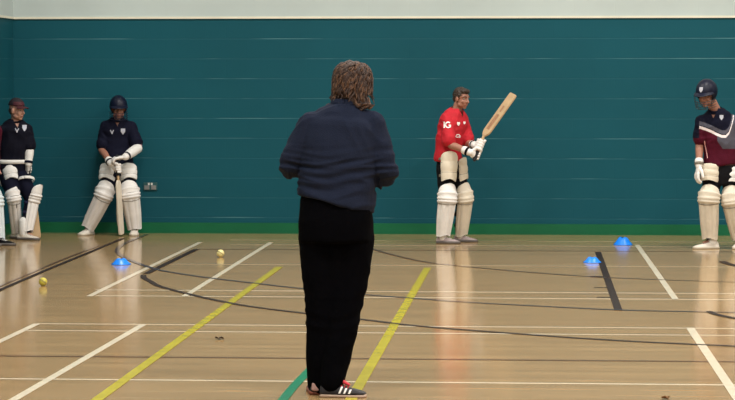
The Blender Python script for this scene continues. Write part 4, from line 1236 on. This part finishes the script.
me = shirt_mesh(Js, side, .97, w, d, .02, .72, .01 - .03, flare=.012, voxel=.0045, front=f)
wrinkle(me, .009, folds(7, 9, 3.9))
greyk = plain('grey knit panel', (74, 74, 88), .8, .12, 30, .3, 90); wst = plain('white stripe cloth', (232, 222, 226), .8, .03, 30, .2, 90)
so = put('striped_shirt', me, [navy, greyk, wst, maroon], rt, tb)
def pz(px, py): return at(px, py, Y) - tb
YL = [(690, 123.5), (697, 125.6), (704, 127.6), (710, 130), (716, 133), (721, 135.2), (725, 135), (728, 131.5), (730, 126), (732, 119), (736, 108)]
def yl(x):
    for (a, b), (c, d_) in zip(YL, YL[1:]):
        if x <= c: return b + (d_ - b) * (x - a) / (c - a)
    return YL[-1][1]
ux_ = (pz(740, 130).x - pz(690, 130).x) / 50; uz_ = (pz(700, 140).z - pz(700, 120).z) / 20; px_, pzz_ = pz(690, 120).x, pz(700, 120).z
def band(c):
    x = 690 + (c.x - px_) / ux_; y = 120 + (c.z - pzz_) / uz_
    l = yl(max(690, min(736, x)))
    if x < 698.6: return 0 if y < 138 else 3
    if y < l - 5.2: return 0
    if y < l - 1.4: return 1
    if y < l - .4: return 0
    if y < l + 2.4: return 2
    if x > 716.5 and y < 148.5 - max(0, 722 - x) * 1.4: return 1
    return 3
paint(me, band)
bv = bvh_of(me, tb)
decal_at('shirt_badge', SHIELD, bv, 721.5, 117.5, Y, badge_w, so, tb)
decal_at('side_piping', [stroke([(0, .09), (.004, .05), (.016, 0), (.024, -.04), (.03, -.08)], .009)], bv, 704.5, 150, Y, plain('pink piping', (226, 170, 170), .7), so, tb)
put('collar', ring(J['neck'] + V((0, 0, -.002)), V((-.1, -.3, 1)), .072, .02, .005, fwd=f).mesh(), navy, so, tb)
me = trouser_mesh(J, side, .97, w, d, .010); wrinkle(me, .005, folds(7, 8, 2.3)); put('trousers', me, black_f, rt, tb)
helmet(rt, tb, J['head'], hf, 1.05, navy_gloss, steel, emblem=badge_w)
batting_pad(rt, tb, J['ankA'], J['kneeA'], J['hipA'], V((-.25, -1, 0)), (white2, seam_m), 1.0, .13, 90, black_f)
batting_pad(rt, tb, J['ankB'], J['kneeB'], J['hipB'], V((-.2, -1, 0)), (white2, seam_m), 1.02, .14, 90, black_f)
thigh_pad(rt, tb, at(709.5, 182, Y - .06), at(711, 164, Y - .04), V((-.2, -1, .05)), tm, .082, .080, 78, seam_m)
thigh_pad(rt, tb, at(731.5, 184, Y - .03), at(731, 168, Y), V((-.1, -1, .05)), white_f, .088, .098, 78, black_f)
glove(rt, tb, lambda mb: open_hand(mb, J['wrA'], V((-.22, -.15, -1)), V((.9, .3, 0)), V((.3, -.95, 0)), 1.1, .0135, 26), J['wrA'], lerp(J['wrA'], J['elA'], .22), white_pu, seam_m, .042)
glove(rt, tb, lambda mb: open_hand(mb, J['wrB'], V((.1, -.15, -1)), V((-.9, .3, 0)), V((-.3, -.95, 0)), 1.1, .0135, 26), J['wrB'], lerp(J['wrB'], J['elB'], .22), white_pu, seam_m, .042)
shoe(rt, tb, V((J['ankA'].x + .02, J['ankA'].y, .10)), V((-1, -.3, 0)), .26, white_shoe, sole_w, 1.0, lace=seam_m, sock=white_f)
shoe(rt, tb, V((J['ankB'].x, J['ankB'].y + .02, .10)), V((-.25, -1, 0)), .26, white_shoe, sole_w, 1.0, lace=seam_m, sock=white_f)

# ------------------------------------------------------------------ hall lamps
def emis(name, col, st):
    m, nt, b = new_mat(name); nt.nodes.remove(b)
    e = nt.nodes.new('ShaderNodeEmission'); e.inputs[0].default_value = (*col, 1); e.inputs[1].default_value = st
    nt.links.new(e.outputs[0], nt.nodes['Material Output'].inputs[0]); return m
LAMP = emis('lit diffuser', (1.0, .97, .92), 9.0)
casing = plain('white lamp casing', (220, 220, 215), .5)
def lamp(x, y, place):
    c = V((x, y, CEIL_Z - .06))
    o = empty('ceiling_lamp', c, 'white ceiling lamp ' + place, 'ceiling lamp', 'ceiling lamps of the hall')
    put('casing', MB().box(c, (.75, .16, .055)).mesh(), casing, o, c, smooth=False)
    put('diffuser', MB().box(c - V((0, 0, .058)), (.72, .14, .002)).mesh(), LAMP, o, c, smooth=False)
    l = bpy.data.lights.new('lamp_light', 'AREA'); l.shape = 'RECTANGLE'; l.size = 1.44; l.size_y = .28; l.energy = LAMP_W; l.color = (1.0, .965, .90)
    lo = bpy.data.objects.new('lamp_light', l); COL.objects.link(lo); lo.location = (0, 0, -.07); lo.parent = o
LAMP_W = 285
xs = (LEFT_X + 3.0, 2.6, 8.4); ys = (2, 9, 15.5, 21.5)
for iy, y in enumerate(ys):
    for ix, x in enumerate(xs):
        lamp(x, y, 'in the %s row from the back wall, %s from the left' % (('fourth', 'third', 'second', 'first')[iy], ('first', 'second', 'third')[ix]))

wd = bpy.data.worlds.new('world'); S.world = wd; wd.use_nodes = True
wd.node_tree.nodes['Background'].inputs[0].default_value = (.5, .55, .6, 1); wd.node_tree.nodes['Background'].inputs[1].default_value = .02
S.view_settings.view_transform = 'Standard'; S.view_settings.look = 'None'; S.view_settings.gamma = 1.0; S.view_settings.use_curve_mapping = False
S.view_settings.exposure = 0.0
S.cycles.use_denoising = True
S.cycles.max_bounces = 8; S.cycles.diffuse_bounces = 4; S.cycles.glossy_bounces = 3
